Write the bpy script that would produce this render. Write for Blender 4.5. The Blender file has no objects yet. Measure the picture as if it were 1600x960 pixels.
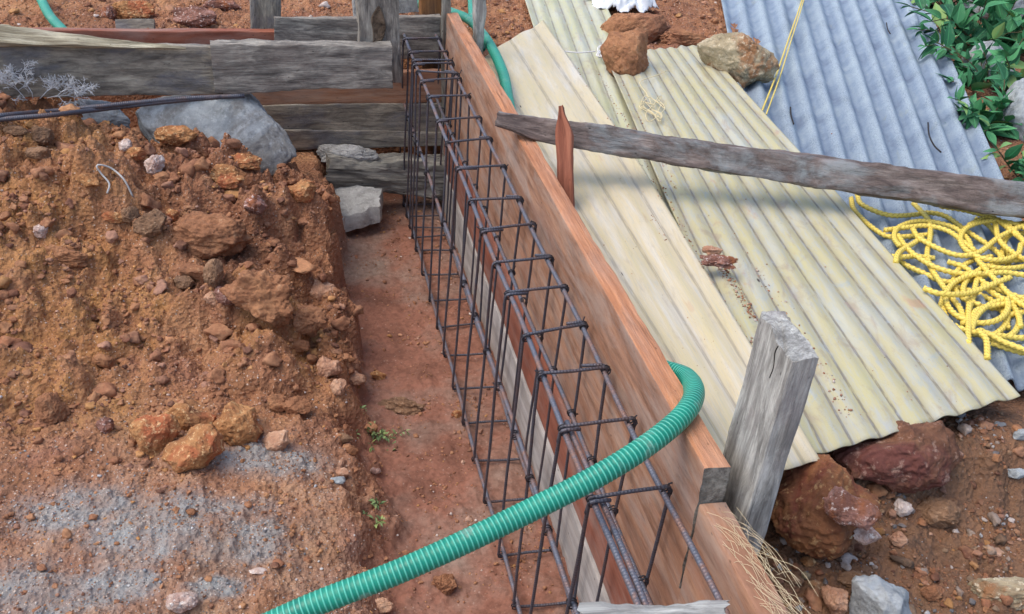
import bpy, math, random
import numpy as np
from mathutils import Matrix, Vector

S = 0.175                      # metres per working unit (the rebar cage is one unit wide)
scene = bpy.context.scene
COL = scene.collection
rng = np.random.default_rng(7)
random.seed(7)

# ------------------------------------------------------------------ camera
F_PX, PIT, ROLL, YAW = 1530.1, 0.546254, 0.0798819, 0.253854
CAMP = np.array([-3.46963, 0.0, 13.42298])
cy, sy = math.cos(YAW), math.sin(YAW)
Rv = np.array([cy, -sy, 0.0])
Uv = np.array([sy*math.sin(PIT), cy*math.sin(PIT), math.cos(PIT)])
Fv = np.array([sy*math.cos(PIT), cy*math.cos(PIT), -math.sin(PIT)])
cr, sr = math.cos(ROLL), math.sin(ROLL)
RI = cr*Rv + sr*Uv
UI = -sr*Rv + cr*Uv
cam_d = bpy.data.cameras.new("camera")
cam = bpy.data.objects.new("camera", cam_d)
COL.objects.link(cam)
M = Matrix(((RI[0], UI[0], -Fv[0], CAMP[0]*S), (RI[1], UI[1], -Fv[1], CAMP[1]*S),
            (RI[2], UI[2], -Fv[2], CAMP[2]*S), (0, 0, 0, 1)))
cam.matrix_world = M
cam_d.sensor_width = 36.0
cam_d.lens = 36.0*F_PX/1600.0
cam_d.clip_start = 0.05
cam_d.clip_end = 500.0
scene.camera = cam

# ------------------------------------------------------------------ light
SUN_EL, SUN_AZ = math.radians(62), math.radians(-95)      # azimuth from +Y towards +X
world = bpy.data.worlds.new("World")
scene.world = world
world.use_nodes = True
wn = world.node_tree
bg = wn.nodes["Background"]
sky = wn.nodes.new("ShaderNodeTexSky")
sky.sky_type = 'NISHITA'
sky.sun_disc = False
sky.sun_elevation = SUN_EL
sky.sun_rotation = SUN_AZ
sky.air_density = 1.0
sky.dust_density = 3.0
sky.ozone_density = 1.0
wn.links.new(sky.outputs[0], bg.inputs[0])
bg.inputs[1].default_value = 0.15
sun_d = bpy.data.lights.new("sun", 'SUN')
sun_d.energy = 0.65
sun_d.angle = math.radians(50)
sun_d.color = (1.0, 0.92, 0.80)
sun = bpy.data.objects.new("sun", sun_d)
COL.objects.link(sun)
sd = Vector((math.sin(SUN_AZ)*math.cos(SUN_EL), math.cos(SUN_AZ)*math.cos(SUN_EL), math.sin(SUN_EL)))
sun.rotation_euler = sd.to_track_quat('Z', 'Y').to_euler()
vs = scene.view_settings
vs.view_transform = 'Standard'
vs.look = 'None'
vs.exposure = 0.93
vs.gamma = 1.0
vs.use_curve_mapping = False

# ------------------------------------------------------------------ measuring helpers
def ray(u, v):
    return Fv*F_PX + RI*(u-800.0) - UI*(v-480.0)
def PL(u, v, ax, val):
    d = ray(u, v)
    return CAMP + d*((val-CAMP[ax])/d[ax])
def PZ(u, v, z): return PL(u, v, 2, z)
def PY(u, v, y): return PL(u, v, 1, y)
def PX(u, v, x): return PL(u, v, 0, x)
def dist(p): return float(np.dot(np.asarray(p)-CAMP, Fv))
def pxu(p): return dist(p)/F_PX      # working units per photo pixel at p

# ------------------------------------------------------------------ noise
_perm = np.random.default_rng(3).permutation(256)
_perm = np.concatenate([_perm, _perm, _perm])
_g3 = np.random.default_rng(4).normal(size=(256, 3))
_g3 /= np.linalg.norm(_g3, axis=1)[:, None]
def perlin(x, y, z=0.0):
    x, y, z = np.broadcast_arrays(np.asarray(x, float), np.asarray(y, float), np.asarray(z, float))
    xi, yi, zi = np.floor(x).astype(int), np.floor(y).astype(int), np.floor(z).astype(int)
    xf, yf, zf = x-xi, y-yi, z-zi
    u, v, w = [t*t*t*(t*(t*6-15)+10) for t in (xf, yf, zf)]
    out = 0
    for i in (0, 1):
        for j in (0, 1):
            for k in (0, 1):
                h = _perm[_perm[_perm[(xi+i) & 255] + ((yi+j) & 255)] + ((zi+k) & 255)]
                g = _g3[h]
                d = g[..., 0]*(xf-i) + g[..., 1]*(yf-j) + g[..., 2]*(zf-k)
                out = out + d*(u if i else 1-u)*(v if j else 1-v)*(w if k else 1-w)
    return out*1.5
def fbm(x, y, z=0.0, o=4, lac=2.07, g=0.5):
    a, s, t = 1.0, 0, 0
    f = 1.0
    for i in range(o):
        s = s + a*perlin(np.asarray(x)*f+17.3*i, np.asarray(y)*f+5.1*i, np.asarray(z)*f+9.7*i)
        a *= g; f *= lac
    return s
def hash2(ix, iy, k):
    h = (ix*374761393 + iy*668265263 + k*2147483647*3) & 0xffffffff
    h = ((h ^ (h >> 13))*1274126177) & 0xffffffff
    return ((h ^ (h >> 16)) & 0xffffff)/float(0xffffff)
def domes(x, y, f, k, fill=0.7):
    """height field of embedded clods: one flattened irregular dome per cell"""
    wx = x*f + 0.25*perlin(x*f*1.7, y*f*1.7, k+0.5)
    wy = y*f + 0.25*perlin(x*f*1.7, y*f*1.7, k+7.5)
    ix, iy = np.floor(wx).astype(np.int64), np.floor(wy).astype(np.int64)
    out = np.zeros_like(wx)
    for a in (-1, 0, 1):
        for b in (-1, 0, 1):
            jx, jy = ix+a, iy+b
            r = 0.16 + 0.42*hash2(jx, jy, k+3)**1.5
            r = np.where(hash2(jx, jy, k+4) < fill, r, 0.0)
            cx, cyy = jx+hash2(jx, jy, k+1), jy+hash2(jx, jy, k+2)
            tilt = (hash2(jx, jy, k+5)-0.5)*(wx-cx) + (hash2(jx, jy, k+6)-0.5)*(wy-cyy)
            an = 0.6+0.8*hash2(jx, jy, k+8)
            d2 = (wx-cx)**2*an + (wy-cyy)**2/an
            h = np.sqrt(np.maximum(0, r*r-d2)) + np.where(d2 < r*r, tilt*0.5, 0)
            out = np.maximum(out, h)
    return out/f
def sstep(a, b, x):
    t = np.clip((x-a)/(b-a), 0, 1)
    return t*t*(3-2*t)

# ------------------------------------------------------------------ node helpers
class NT:
    def __init__(s, name):
        s.m = bpy.data.materials.new(name); s.m.use_nodes = True
        s.t = s.m.node_tree; s.b = s.t.nodes["Principled BSDF"]
    def n(s, typ, **kw):
        x = s.t.nodes.new(typ)
        for k, v in kw.items(): setattr(x, k, v)
        return x
    def l(s, a, b): s.t.links.new(a, b)
    def val(s, node, i, v):
        if hasattr(v, 'is_linked') or isinstance(v, bpy.types.NodeSocket): s.l(v, node.inputs[i])
        else: node.inputs[i].default_value = v
    def noise(s, vec, scale, detail=6, rough=0.6, dist=0.0):
        x = s.n("ShaderNodeTexNoise"); s.l(vec, x.inputs["Vector"])
        x.inputs["Scale"].default_value = scale; x.inputs["Detail"].default_value = detail
        x.inputs["Roughness"].default_value = rough; x.inputs["Distortion"].default_value = dist
        return x.outputs["Fac"]
    def vor(s, vec, scale, feat='F1', out="Distance", rnd=1.0):
        x = s.n("ShaderNodeTexVoronoi", feature=feat); s.l(vec, x.inputs["Vector"])
        x.inputs["Scale"].default_value = scale; x.inputs["Randomness"].default_value = rnd
        return x.outputs[out]
    def ramp(s, fac, stops, interp='LINEAR'):
        x = s.n("ShaderNodeValToRGB"); s.l(fac, x.inputs[0]); r = x.color_ramp; r.interpolation = interp
        while len(r.elements) > 1: r.elements.remove(r.elements[-1])
        for i, (p, c) in enumerate(stops):
            if not isinstance(c, (tuple, list)): c = (c, c, c)
            e = r.elements[0] if i == 0 else r.elements.new(p)
            e.position = p; e.color = (c[0], c[1], c[2], 1)
        return x.outputs[0]
    def mix(s, fac, a, b, mode='MIX'):
        x = s.n("ShaderNodeMix", data_type='RGBA', blend_type=mode)
        for sock, v in ((x.inputs[0], fac), (x.inputs[6], a), (x.inputs[7], b)):
            if isinstance(v, bpy.types.NodeSocket): s.l(v, sock)
            elif isinstance(v, (int, float)): sock.default_value = v if sock.type == 'VALUE' else (v, v, v, 1)
            else: sock.default_value = (v[0], v[1], v[2], 1)
        return x.outputs[2]
    def math(s, op, a, b=0.0, clamp=False):
        x = s.n("ShaderNodeMath", operation=op, use_clamp=clamp)
        s.val(x, 0, a); s.val(x, 1, b)
        return x.outputs[0]
    def attr(s, name, out="Vector"):
        x = s.n("ShaderNodeAttribute"); x.attribute_name = name
        return x.outputs[out]
    def sep(s, v):
        x = s.n("ShaderNodeSeparateXYZ"); s.l(v, x.inputs[0]); return x.outputs
    def scale(s, v, sc):
        x = s.n("ShaderNodeVectorMath", operation='MULTIPLY'); s.l(v, x.inputs[0]); x.inputs[1].default_value = sc
        return x.outputs[0]
    def bump(s, h, strength=0.5, distance=0.01, prev=None):
        x = s.n("ShaderNodeBump"); s.l(h, x.inputs["Height"])
        x.inputs["Strength"].default_value = strength; x.inputs["Distance"].default_value = distance
        if prev is not None: s.l(prev, x.inputs["Normal"])
        return x.outputs[0]
    def out(s, color=None, rough=None, normal=None, metal=None, spec=None):
        for nm, v in (("Base Color", color), ("Roughness", rough), ("Normal", normal), ("Metallic", metal), ("Specular IOR Level", spec)):
            if v is None: continue
            if isinstance(v, bpy.types.NodeSocket): s.l(v, s.b.inputs[nm])
            elif isinstance(v, (tuple, list)): s.b.inputs[nm].default_value = (v[0], v[1], v[2], 1)
            else: s.b.inputs[nm].default_value = v
        return s.m
def C(r, g, b):
    f = lambda c: ((c/255.0+0.055)/1.055)**2.4 if c > 10 else c/255/12.92
    return (f(r), f(g), f(b))

def wood_mat(name, base, dark, light, grain=1.0, blotch=None, bl_amt=0.5, rough=0.85, sx=0.5, bs=0.5, streak=0.5, dust=0.0):
    t = NT(name); g = t.attr("gr")
    gs = t.scale(g, (sx*0.5, 4.0*grain, 4.0*grain))
    n1 = t.noise(gs, 1.6, 8, 0.65, 0.6)
    n2 = t.noise(t.scale(g, (sx*1.2, 22*grain, 22*grain)), 1.0, 5, 0.7)
    n3 = t.noise(t.scale(g, (0.55*sx, 1.4, 1.4)), 1.1, 7, 0.65, 0.4)
    n4 = t.noise(t.scale(g, (5, 9, 9)), 1.2, 6, 0.75)
    c = t.ramp(n1, [(0.3, dark), (0.5, base), (0.72, light)])
    c = t.mix(t.ramp(n2, [(0.42, streak), (0.56, 0.0)]), c, dark)
    if blotch: c = t.mix(t.ramp(n3, [(0.48, 0.0), (0.62, bl_amt)]), c, blotch)
    c = t.mix(t.ramp(n4, [(0.3, 0.35), (0.45, 0.0)]), c, t.mix(0.5, c, dark))
    n5 = t.noise(t.scale(g, (0.8*sx, 2.2, 2.2)), 1.3, 8, 0.72, 0.8)
    c = t.mix(t.ramp(n5, [(0.40, 0.40), (0.52, 0.0)]), c, dark)
    c = t.mix(t.ramp(n5, [(0.56, 0.0), (0.68, 0.35)]), c, light)
    pit = t.ramp(t.vor(t.scale(g, (2.2, 4.5, 4.5)), 1.6), [(0.05, 0.9), (0.13, 0.0)])
    pit = t.math('MULTIPLY', pit, t.ramp(t.noise(g, 1.7, 3), [(0.45, 0.0), (0.58, 1.0)]), True)
    c = t.mix(pit, c, tuple(x*0.35 for x in dark))
    crk = t.ramp(t.noise(t.scale(g, (0.25, 7, 7)), 1.0, 4, 0.55, 0.5), [(0.485, 0.0), (0.498, 0.8), (0.511, 0.0)])
    crk = t.math('MULTIPLY', crk, t.ramp(t.noise(t.scale(g, (0.4, 1.5, 1.5)), 1.3, 3), [(0.52, 0.0), (0.6, 1.0)]), True)
    c = t.mix(t.math('MULTIPLY', crk, min(1.0, streak*2)), c, tuple(x*0.4 for x in dark))
    if dust:
        d1 = t.noise(t.scale(g, (0.3, 1.6, 1.6)), 1.4, 8, 0.7, 0.5)
        c = t.mix(t.ramp(d1, [(0.45, 0.0), (0.62, dust)]), c, C(168, 156, 146))
        d2 = t.noise(t.scale(g, (0.5, 2.6, 2.6)), 1.9, 8, 0.72, 0.6)
        c = t.mix(t.ramp(d2, [(0.36, dust), (0.48, 0.0)]), c, t.mix(0.55, c, (0.05, 0.035, 0.03)))
    h = t.math('ADD', t.math('MULTIPLY', n2, 0.5), t.math('ADD', t.math('MULTIPLY', n4, 0.5), n1))
    return t.out(c, rough, t.bump(h, bs, 0.012), spec=0.25)

def soil_color(t, p, tint=None):
    n1 = t.noise(p, 1.3, 8, 0.62, 0.3)
    n2 = t.noise(p, 6.0, 8, 0.7)
    n3 = t.noise(p, 40.0, 4, 0.7)
    n5 = t.noise(p, 3.1, 5, 0.6, 0.5)
    c = t.ramp(n1, [(0.28, C(104, 74, 58)), (0.42, C(144, 102, 76)), (0.55, C(168, 120, 86)), (0.72, C(184, 146, 104))])
    c2 = t.ramp(n2, [(0.3, C(94, 64, 50)), (0.5, C(156, 106, 78)), (0.68, C(198, 150, 110))])
    c = t.mix(0.5, c, c2)
    c = t.mix(t.ramp(n5, [(0.55, 0.0), (0.68, 0.5)]), c, C(150, 104, 88))
    return c, n1, n2, n3

def soil_mat():
    t = NT("soil"); g = t.n("ShaderNodeNewGeometry").outputs["Position"]
    c, n1, n2, n3 = soil_color(t, g)
    tr, tg, tb = t.sep(t.attr("tint"))[:3]
    na = t.noise(g, 9.0, 8, 0.72)
    # ochre dry soil
    oc = t.mix(n2, C(146, 102, 62), C(204, 152, 94))
    f = t.math('MULTIPLY', tg, t.ramp(na, [(0.35, 0.15), (0.6, 1.0)]), True)
    c = t.mix(f, c, oc)
    # compacted trench floor
    fl = t.ramp(t.noise(g, 3.0, 7, 0.62, 0.3), [(0.3, C(108, 74, 60)), (0.5, C(142, 98, 80)), (0.7, C(140, 116, 102))])
    fl = t.mix(t.ramp(t.noise(g, 1.6, 5, 0.6), [(0.5, 0.0), (0.68, 0.7)]), fl, C(140, 128, 116))
    fl = t.mix(t.ramp(n3, [(0.4, 0.35), (0.55, 0.0)]), fl, C(78, 50, 40))
    c = t.mix(tb, c, fl)
    # cement dust and grey sand patches
    ce = t.mix(na, C(128, 132, 130), C(170, 178, 178))
    f = t.math('MULTIPLY', tr, t.ramp(na, [(0.38, 0.6), (0.6, 1.0)]), True)
    c = t.mix(f, c, ce)
    # granular speckle: grit of light and dark grains
    inv = t.math('SUBTRACT', 1.0, t.math('MULTIPLY', tb, 0.75))
    for sc_, th_, am_ in ((85.0, 0.90, 0.6), (170.0, 0.86, 0.5)):
        vr = t.sep(t.vor(g, sc_, out="Color"))[0]; vd = t.ramp(t.vor(g, sc_), [(0.2, 1.0), (0.36, 0.0)])
        f = t.math('MULTIPLY', t.math('MULTIPLY', vd, t.ramp(vr, [(th_, 0.0), (th_+0.02, am_)])), inv, True)
        c = t.mix(f, c, C(226, 208, 190))
        f = t.math('MULTIPLY', t.math('MULTIPLY', vd, t.ramp(vr, [(0.10, 0.5), (0.14, 0.0)])), inv, True)
        c = t.mix(f, c, C(78, 52, 42))
    bk = t.attr("bank", "Fac")
    c = t.mix(t.math('MULTIPLY', bk, t.ramp(n2, [(0.3, 0.95), (0.7, 0.6)]), True), c, t.mix(na, C(84, 62, 50), C(142, 112, 88)))
    h = t.math('ADD', t.math('MULTIPLY', n3, 0.5), t.math('ADD', na, t.math('MULTIPLY', t.vor(g, 60.0), 0.8)))
    h2 = t.noise(g, 160.0, 3, 0.7)
    nm = t.bump(h, 0.75, 0.02)
    t.l(t.math('MULTIPLY', inv, 0.8), nm.node.inputs['Strength'])
    nm = t.bump(h2, 0.5, 0.006, nm)
    t.l(t.math('MULTIPLY', inv, 0.5), nm.node.inputs['Strength'])
    return t.out(c, 0.92, nm, spec=0.2)

def rock_mat(name, cols, speck=None, sp_amt=0.5, sc=1.0, second=None, rough=0.85, bs=0.8):
    t = NT(name); g = t.n("ShaderNodeTexCoord").outputs["Object"]
    oi = t.n("ShaderNodeObjectInfo").outputs["Random"]
    ad = t.n("ShaderNodeVectorMath", operation='ADD'); t.l(g, ad.inputs[0])
    cmb = t.n("ShaderNodeCombineXYZ"); t.l(t.math('MULTIPLY', oi, 37.0), cmb.inputs[0]); t.l(cmb.outputs[0], ad.inputs[1])
    g = ad.outputs[0]
    n1 = t.noise(g, 9*sc, 8, 0.65, 0.5)
    n2 = t.noise(g, 40*sc, 6, 0.7)
    c = t.ramp(n1, [(0.3, cols[0]), (0.5, cols[1]), (0.7, cols[2])])
    if second: c = t.mix(t.ramp(t.noise(g, 6*sc, 6, 0.6, 0.8), [(0.5, 0.0), (0.6, 0.85)]), c, second)
    c = t.mix(t.ramp(n2, [(0.32, 0.6), (0.47, 0.0)]), c, t.mix(0.6, c, (0.03, 0.02, 0.015)))
    c = t.mix(t.ramp(t.noise(g, 22*sc, 6, 0.7), [(0.52, 0.0), (0.66, 0.45)]), c, cols[2])
    if speck: c = t.mix(t.ramp(t.noise(g, 70*sc, 4, 0.7), [(0.56, 0.0), (0.66, sp_amt)]), c, speck)
    h = t.math('ADD', n1, t.math('MULTIPLY', n2, 0.6))
    return t.out(c, rough, t.bump(h, bs, 0.02), spec=0.25)

def plain_mat(name, col, rough=0.6, metal=0.0, var=0.25, sc=30, spec=0.3, bs=0.2):
    t = NT(name); g = t.n("ShaderNodeTexCoord").outputs["Object"]
    n = t.noise(g, sc, 5, 0.65)
    c = t.mix(t.ramp(n, [(0.35, var), (0.6, 0.0)]), col, tuple(x*0.35 for x in col))
    return t.out(c, rough, t.bump(n, bs, 0.005), metal, spec)

MAT = {}
MAT['soil'] = soil_mat()
MAT['grey_wood'] = wood_mat("weathered_grey_wood", C(150, 144, 134), C(66, 62, 60), C(192, 186, 172), 1.0, C(122, 112, 104), 0.6, streak=0.35, sx=1.3)
MAT['brown_grey_wood'] = wood_mat("weathered_brown_wood", C(146, 138, 124), C(78, 73, 68), C(180, 172, 154), 0.8, C(106, 108, 116), 0.6, streak=0.3, sx=1.3)
MAT['pale_wood'] = wood_mat("bleached_wood", C(172, 172, 166), C(104, 102, 98), C(212, 212, 204), 1.0, C(140, 134, 132), 0.6, streak=0.45, sx=1.3)
MAT['log_wood'] = wood_mat("mossy_weathered_wood", C(144, 140, 130), C(70, 66, 62), C(180, 176, 164), 0.5, C(150, 148, 136), 0.6, streak=0.7, bs=0.9)
MAT['plank_new'] = wood_mat("fresh_sawn_plank", C(164, 122, 96), C(122, 86, 66), C(186, 148, 122), 0.5, C(150, 124, 112), 0.6, rough=0.8, streak=0.25, bs=0.25, dust=0.5)
MAT['plank_edge'] = wood_mat("sawn_plank_edge", C(196, 138, 102), C(154, 102, 74), C(214, 162, 128), 1.4, C(206, 138, 90), 0.5, rough=0.8, streak=0.5, bs=0.7, dust=0.25)
MAT['plank_mid'] = wood_mat("ochre_plank", C(168, 126, 100), C(130, 92, 72), C(188, 148, 118), 0.45, C(166, 120, 96), 0.6, rough=0.8, streak=0.3, bs=0.3, dust=0.45)
MAT['plank_red'] = wood_mat("red_brown_plank", C(142, 84, 64), C(112, 64, 50), C(158, 102, 80), 0.4, C(140, 94, 78), 0.5, rough=0.75, streak=0.25, bs=0.2, dust=0.3)
MAT['plank_pale'] = wood_mat("cement_stained_plank", C(172, 166, 160), C(132, 126, 120), C(192, 186, 180), 0.5, C(158, 146, 134), 0.4, rough=0.85, streak=0.25, bs=0.3)
MAT['red_stick'] = wood_mat("red_split_wood", C(152, 94, 72), C(106, 60, 46), C(176, 120, 94), 0.9, C(140, 80, 58), 0.5, streak=0.5)
MAT['orange_post'] = wood_mat("orange_brown_timber", C(150, 104, 62), C(84, 58, 42), C(176, 128, 80), 0.7, C(70, 58, 52), 0.7, streak=0.5)
MAT['beam'] = wood_mat("dark_lichened_timber", C(122, 108, 102), C(70, 62, 60), C(156, 144, 136), 0.6, C(158, 168, 170), 0.55, streak=0.5, bs=0.7, sx=1.3)
MAT['laterite'] = rock_mat("orange_laterite", [C(112, 74, 52), C(166, 116, 74), C(202, 154, 104)], C(232, 200, 150), 0.7, second=C(168, 96, 64))
def earth_clod_mat():
    t = NT("earth_coated_clod"); g = t.n("ShaderNodeNewGeometry").outputs["Position"]
    c, n1, n2, n3 = soil_color(t, g)
    c = t.mix(0.35, c, t.mix(n2, C(140, 96, 70), C(192, 140, 98)))
    n4 = t.noise(g, 26.0, 8, 0.72)
    c = t.mix(t.ramp(n4, [(0.36, 0.55), (0.5, 0.0)]), c, C(84, 56, 44))
    c = t.mix(t.ramp(n4, [(0.56, 0.0), (0.68, 0.4)]), c, C(206, 168, 132))
    h = t.math('ADD', n4, t.math('MULTIPLY', n3, 0.5))
    return t.out(c, 0.92, t.bump(h, 0.9, 0.02), spec=0.2)
MAT['redrock'] = earth_clod_mat()
MAT['brownrock'] = rock_mat("brown_clod", [C(104, 80, 64), C(128, 98, 74), C(158, 124, 96)], C(200, 170, 140), 0.4)
MAT['purplerock'] = rock_mat("purple_laterite", [C(88, 58, 50), C(130, 90, 76), C(170, 130, 118)], C(232, 215, 205), 0.7, second=C(150, 92, 58))
MAT['whiterock'] = rock_mat("white_crusted_stone", [C(140, 96, 84), C(190, 166, 152), C(226, 216, 208)], C(240, 236, 228), 0.8)
MAT['pinkrock'] = rock_mat("dusty_pink_stone", [C(140, 98, 76), C(184, 140, 112), C(206, 168, 138)], C(230, 205, 180), 0.4)
MAT['granite'] = rock_mat("grey_granite", [C(112, 118, 120), C(150, 156, 158), C(180, 186, 188)], C(216, 222, 224), 0.2, sc=0.6, second=C(118, 116, 112))
MAT['orangebrown'] = rock_mat("earthy_orange_boulder", [C(80, 50, 38), C(128, 84, 56), C(160, 110, 70)], C(206, 170, 120), 0.5, sc=0.6, second=C(116, 62, 48))
MAT['maroon'] = rock_mat("earthy_maroon_boulder", [C(78, 52, 42), C(116, 80, 60), C(146, 110, 84)], C(200, 170, 150), 0.4, sc=0.5, second=C(104, 62, 56))
MAT['concrete'] = rock_mat("broken_concrete", [C(118, 118, 114), C(160, 160, 156), C(186, 186, 182)], C(212, 212, 208), 0.5)
MAT['tanrock'] = rock_mat("tan_quartz_stone", [C(104, 88, 66), C(160, 146, 118), C(194, 180, 152)], C(226, 216, 190), 0.6, sc=0.8, second=C(150, 104, 68))

# ------------------------------------------------------------------ mesh helpers
def link(o): COL.objects.link(o); return o
def mk(name, V, F, mat, parent=None, loc=None, gr=None, smooth=True, mats=None, midx=None, uv=None):
    V = np.asarray(V, float)
    if parent is not None: org = np.array(parent['_org'])
    elif loc is not None: org = np.asarray(loc, float)
    else:
        org = np.array([V[:, 0].mean(), V[:, 1].mean(), V[:, 2].min()])
    me = bpy.data.meshes.new(name)
    me.from_pydata(((V-org)*S).tolist(), [], [tuple(int(i) for i in f) for f in F])
    for m in (mats or [mat]): me.materials.append(m)
    if midx is not None: me.polygons.foreach_set("material_index", np.asarray(midx, dtype=np.int32))
    me.polygons.foreach_set("use_smooth", [smooth]*len(me.polygons))
    if gr is not None:
        a = me.attributes.new("gr", 'FLOAT_VECTOR', 'POINT')
        a.data.foreach_set("vector", np.asarray(gr, dtype=np.float32).ravel())
    me.update()
    o = bpy.data.objects.new(name, me)
    link(o)
    if parent is not None: o.parent = parent
    else:
        o.location = org*S; o['_org'] = org.tolist()
    return o
def tag(o, label=None, cat=None, group=None, kind=None):
    if label: o['label'] = label
    if cat: o['category'] = cat
    if group: o['group'] = group
    if kind: o['kind'] = kind
    return o
def thing(name, label, cat, loc, group=None):
    o = bpy.data.objects.new(name, None); link(o)
    o.empty_display_size = 0.05
    o.location = np.asarray(loc, float)*S; o['_org'] = [float(x) for x in loc]
    return tag(o, label, cat, group)

def prof_rect(w, h, r, n=9):
    """rounded rectangle outline, (a,b) pairs, a across thickness w, b across height h"""
    pts = []
    r = min(r, w*0.45, h*0.45)
    for cx_, cy_, a0 in ((w/2-r, h/2-r, 0), (-w/2+r, h/2-r, 90), (-w/2+r, -h/2+r, 180), (w/2-r, -h/2+r, 270)):
        for k in range(3):
            a = math.radians(a0+45*k)
            pts.append((cx_+r*math.cos(a), cy_+r*math.sin(a)))
    out = []
    for i in range(len(pts)):
        a, b = np.array(pts[i]), np.array(pts[(i+1) % len(pts)])
        L = np.linalg.norm(b-a); m = max(1, int(round(L/max(w, h)*n)))
        for k in range(m): out.append(a+(b-a)*k/m)
    return np.array(out)
def plank(name, A, B, nrm, t0, h0, mat, t1=None, h1=None, r=0.03, rough=0.012, wob=0.02, end=0.03, parent=None, seed=0, n=50, nprof=10, bend=0.0, notch=None, loc=None):
    """timber from A to B (centre line), thickness along nrm, height across"""
    A, B, nrm = np.asarray(A, float), np.asarray(B, float), np.asarray(nrm, float)
    t1 = t0 if t1 is None else t1; h1 = h0 if h1 is None else h1
    L = np.linalg.norm(B-A); d = (B-A)/L
    nrm = nrm-d*np.dot(nrm, d); nrm /= np.linalg.norm(nrm); up = np.cross(nrm, d)
    if up[2] < -1e-6 or (abs(up[2]) < 0.2 and up[1] < 0): up = -up
    P0 = prof_rect(t0, h0, r, nprof); k = len(P0)
    P1 = P0*np.array([t1/t0, h1/h0])
    V, G = [], []
    ss = np.linspace(0, 1, n)
    for s in ss:
        P = P0*(1-s)+P1*s
        x = s*L
        c = A+d*x + up*(wob*math.sin(3.1*s+seed)+bend*math.sin(math.pi*s)) + nrm*wob*0.7*math.sin(2.3*s+seed*1.7)
        a, b = P[:, 0], P[:, 1]
        j = fbm(np.full(k, x*0.9+seed*7.1), a*3+seed, b*3, 3)*rough*1.2 + fbm(np.full(k, x*6+seed*3.1), a*9+seed, b*9, 2)*rough*0.25
        rr = np.sqrt((a/t0)**2+(b/h0)**2)+1e-6
        a2, b2 = a+j*np.sign(a), b+j*1.4*np.sign(b)*(np.abs(b) > h0*0.4)
        if notch is not None: a2, b2 = notch(x, L, a2, b2)
        xo = 0
        if s == 0: xo = fbm(a*2+seed, b*5, 3.3, 3)*end
        if s == 1: xo = fbm(a*2+seed, b*5, 8.3, 3)*end
        V.append(c+np.outer(a2, nrm)+np.outer(b2, up)+np.outer(np.full(k, 1.0)*xo, d))
        G.append(np.stack([np.full(k, x+seed*13.7), a+seed*3.3, b+seed*5.1], 1))
    V = np.concatenate(V); G = np.concatenate(G)
    F = []
    for i in range(n-1):
        for q in range(k):
            q2 = (q+1) % k
            F.append((i*k+q, i*k+q2, (i+1)*k+q2, (i+1)*k+q))
    F.append(tuple(range(k))[::-1]); F.append(tuple((n-1)*k+q for q in range(k)))
    o = mk(name, V, F, mat, parent, loc=loc, gr=G)
    me = o.data
    for p in me.polygons[-2:]: p.use_smooth = False
    # keep sharp board edges crisp
    me.set_sharp_from_angle(angle=math.radians(40)) if hasattr(me, 'set_sharp_from_angle') else None
    return o
def face_plank(name, TL, TR, BR, BL, y, thick, mat, **kw):
    """board whose visible face stands in the plane y, given by four photo corners"""
    a, b, c, d = PY(*TL, y), PY(*TR, y), PY(*BR, y), PY(*BL, y)
    A, B = (a+d)/2, (b+c)/2
    off = np.array([0, thick/2, 0])
    return plank(name, A+off, B+off, (0, -1, 0), thick, np.linalg.norm(a-d), mat, h1=np.linalg.norm(b-c), **kw)

def catmull(P, step):
    P = np.asarray(P, float)
    Q = np.vstack([2*P[0]-P[1], P, 2*P[-1]-P[-2]])
    out = []
    for i in range(1, len(Q)-2):
        p0, p1, p2, p3 = Q[i-1], Q[i], Q[i+1], Q[i+2]
        m = max(2, int(np.linalg.norm(p2-p1)/step))
        for k in range(m):
            t = k/m
            out.append(0.5*((2*p1)+(-p0+p2)*t+(2*p0-5*p1+4*p2-p3)*t*t+(-p0+3*p1-3*p2+p3)*t**3))
    out.append(P[-1])
    return np.array(out)
def tube(P, rad, k=10, lob=0, twist=0.0, lamp=0.0, closed=False, radf=None):
    """returns V,F,G for a tube along the points P; G holds (length, angle, 0)"""
    P = np.asarray(P, float); n = len(P)
    T = np.gradient(P, axis=0); T /= (np.linalg.norm(T, axis=1)[:, None]+1e-12)
    s = np.concatenate([[0], np.cumsum(np.linalg.norm(np.diff(P, axis=0), axis=1))])
    u = np.cross(T[0], (0, 0, 1.0))
    if np.linalg.norm(u) < 0.1: u = np.cross(T[0], (0, 1.0, 0))
    u /= np.linalg.norm(u)
    V, G = [], []
    an = np.linspace(0, 2*math.pi, k, endpoint=False)
    for i in range(n):
        u = u-T[i]*np.dot(u, T[i]); u /= np.linalg.norm(u); w = np.cross(T[i], u)
        r = rad*(1+lamp*np.cos(lob*(an-twist*s[i]))) if lob else np.full(k, rad)
        if radf is not None: r = r*radf(s[i], an)
        V.append(P[i]+np.outer(r*np.cos(an), u)+np.outer(r*np.sin(an), w))
        G.append(np.stack([np.full(k, s[i]), an/(2*math.pi), np.zeros(k)], 1))
    F = []
    for i in range(n-1):
        for q in range(k):
            q2 = (q+1) % k
            F.append((i*k+q, i*k+q2, (i+1)*k+q2, (i+1)*k+q))
    F.append(tuple(range(k))[::-1]); F.append(tuple((n-1)*k+q for q in range(k)))
    return np.concatenate(V), F, np.concatenate(G)
def merge(parts):
    V, F, G, o = [], [], [], 0
    for v, f, g in parts:
        V.append(v); G.append(g); F += [tuple(i+o for i in ff) for ff in f]; o += len(v)
    return np.concatenate(V), F, np.concatenate(G)

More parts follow.
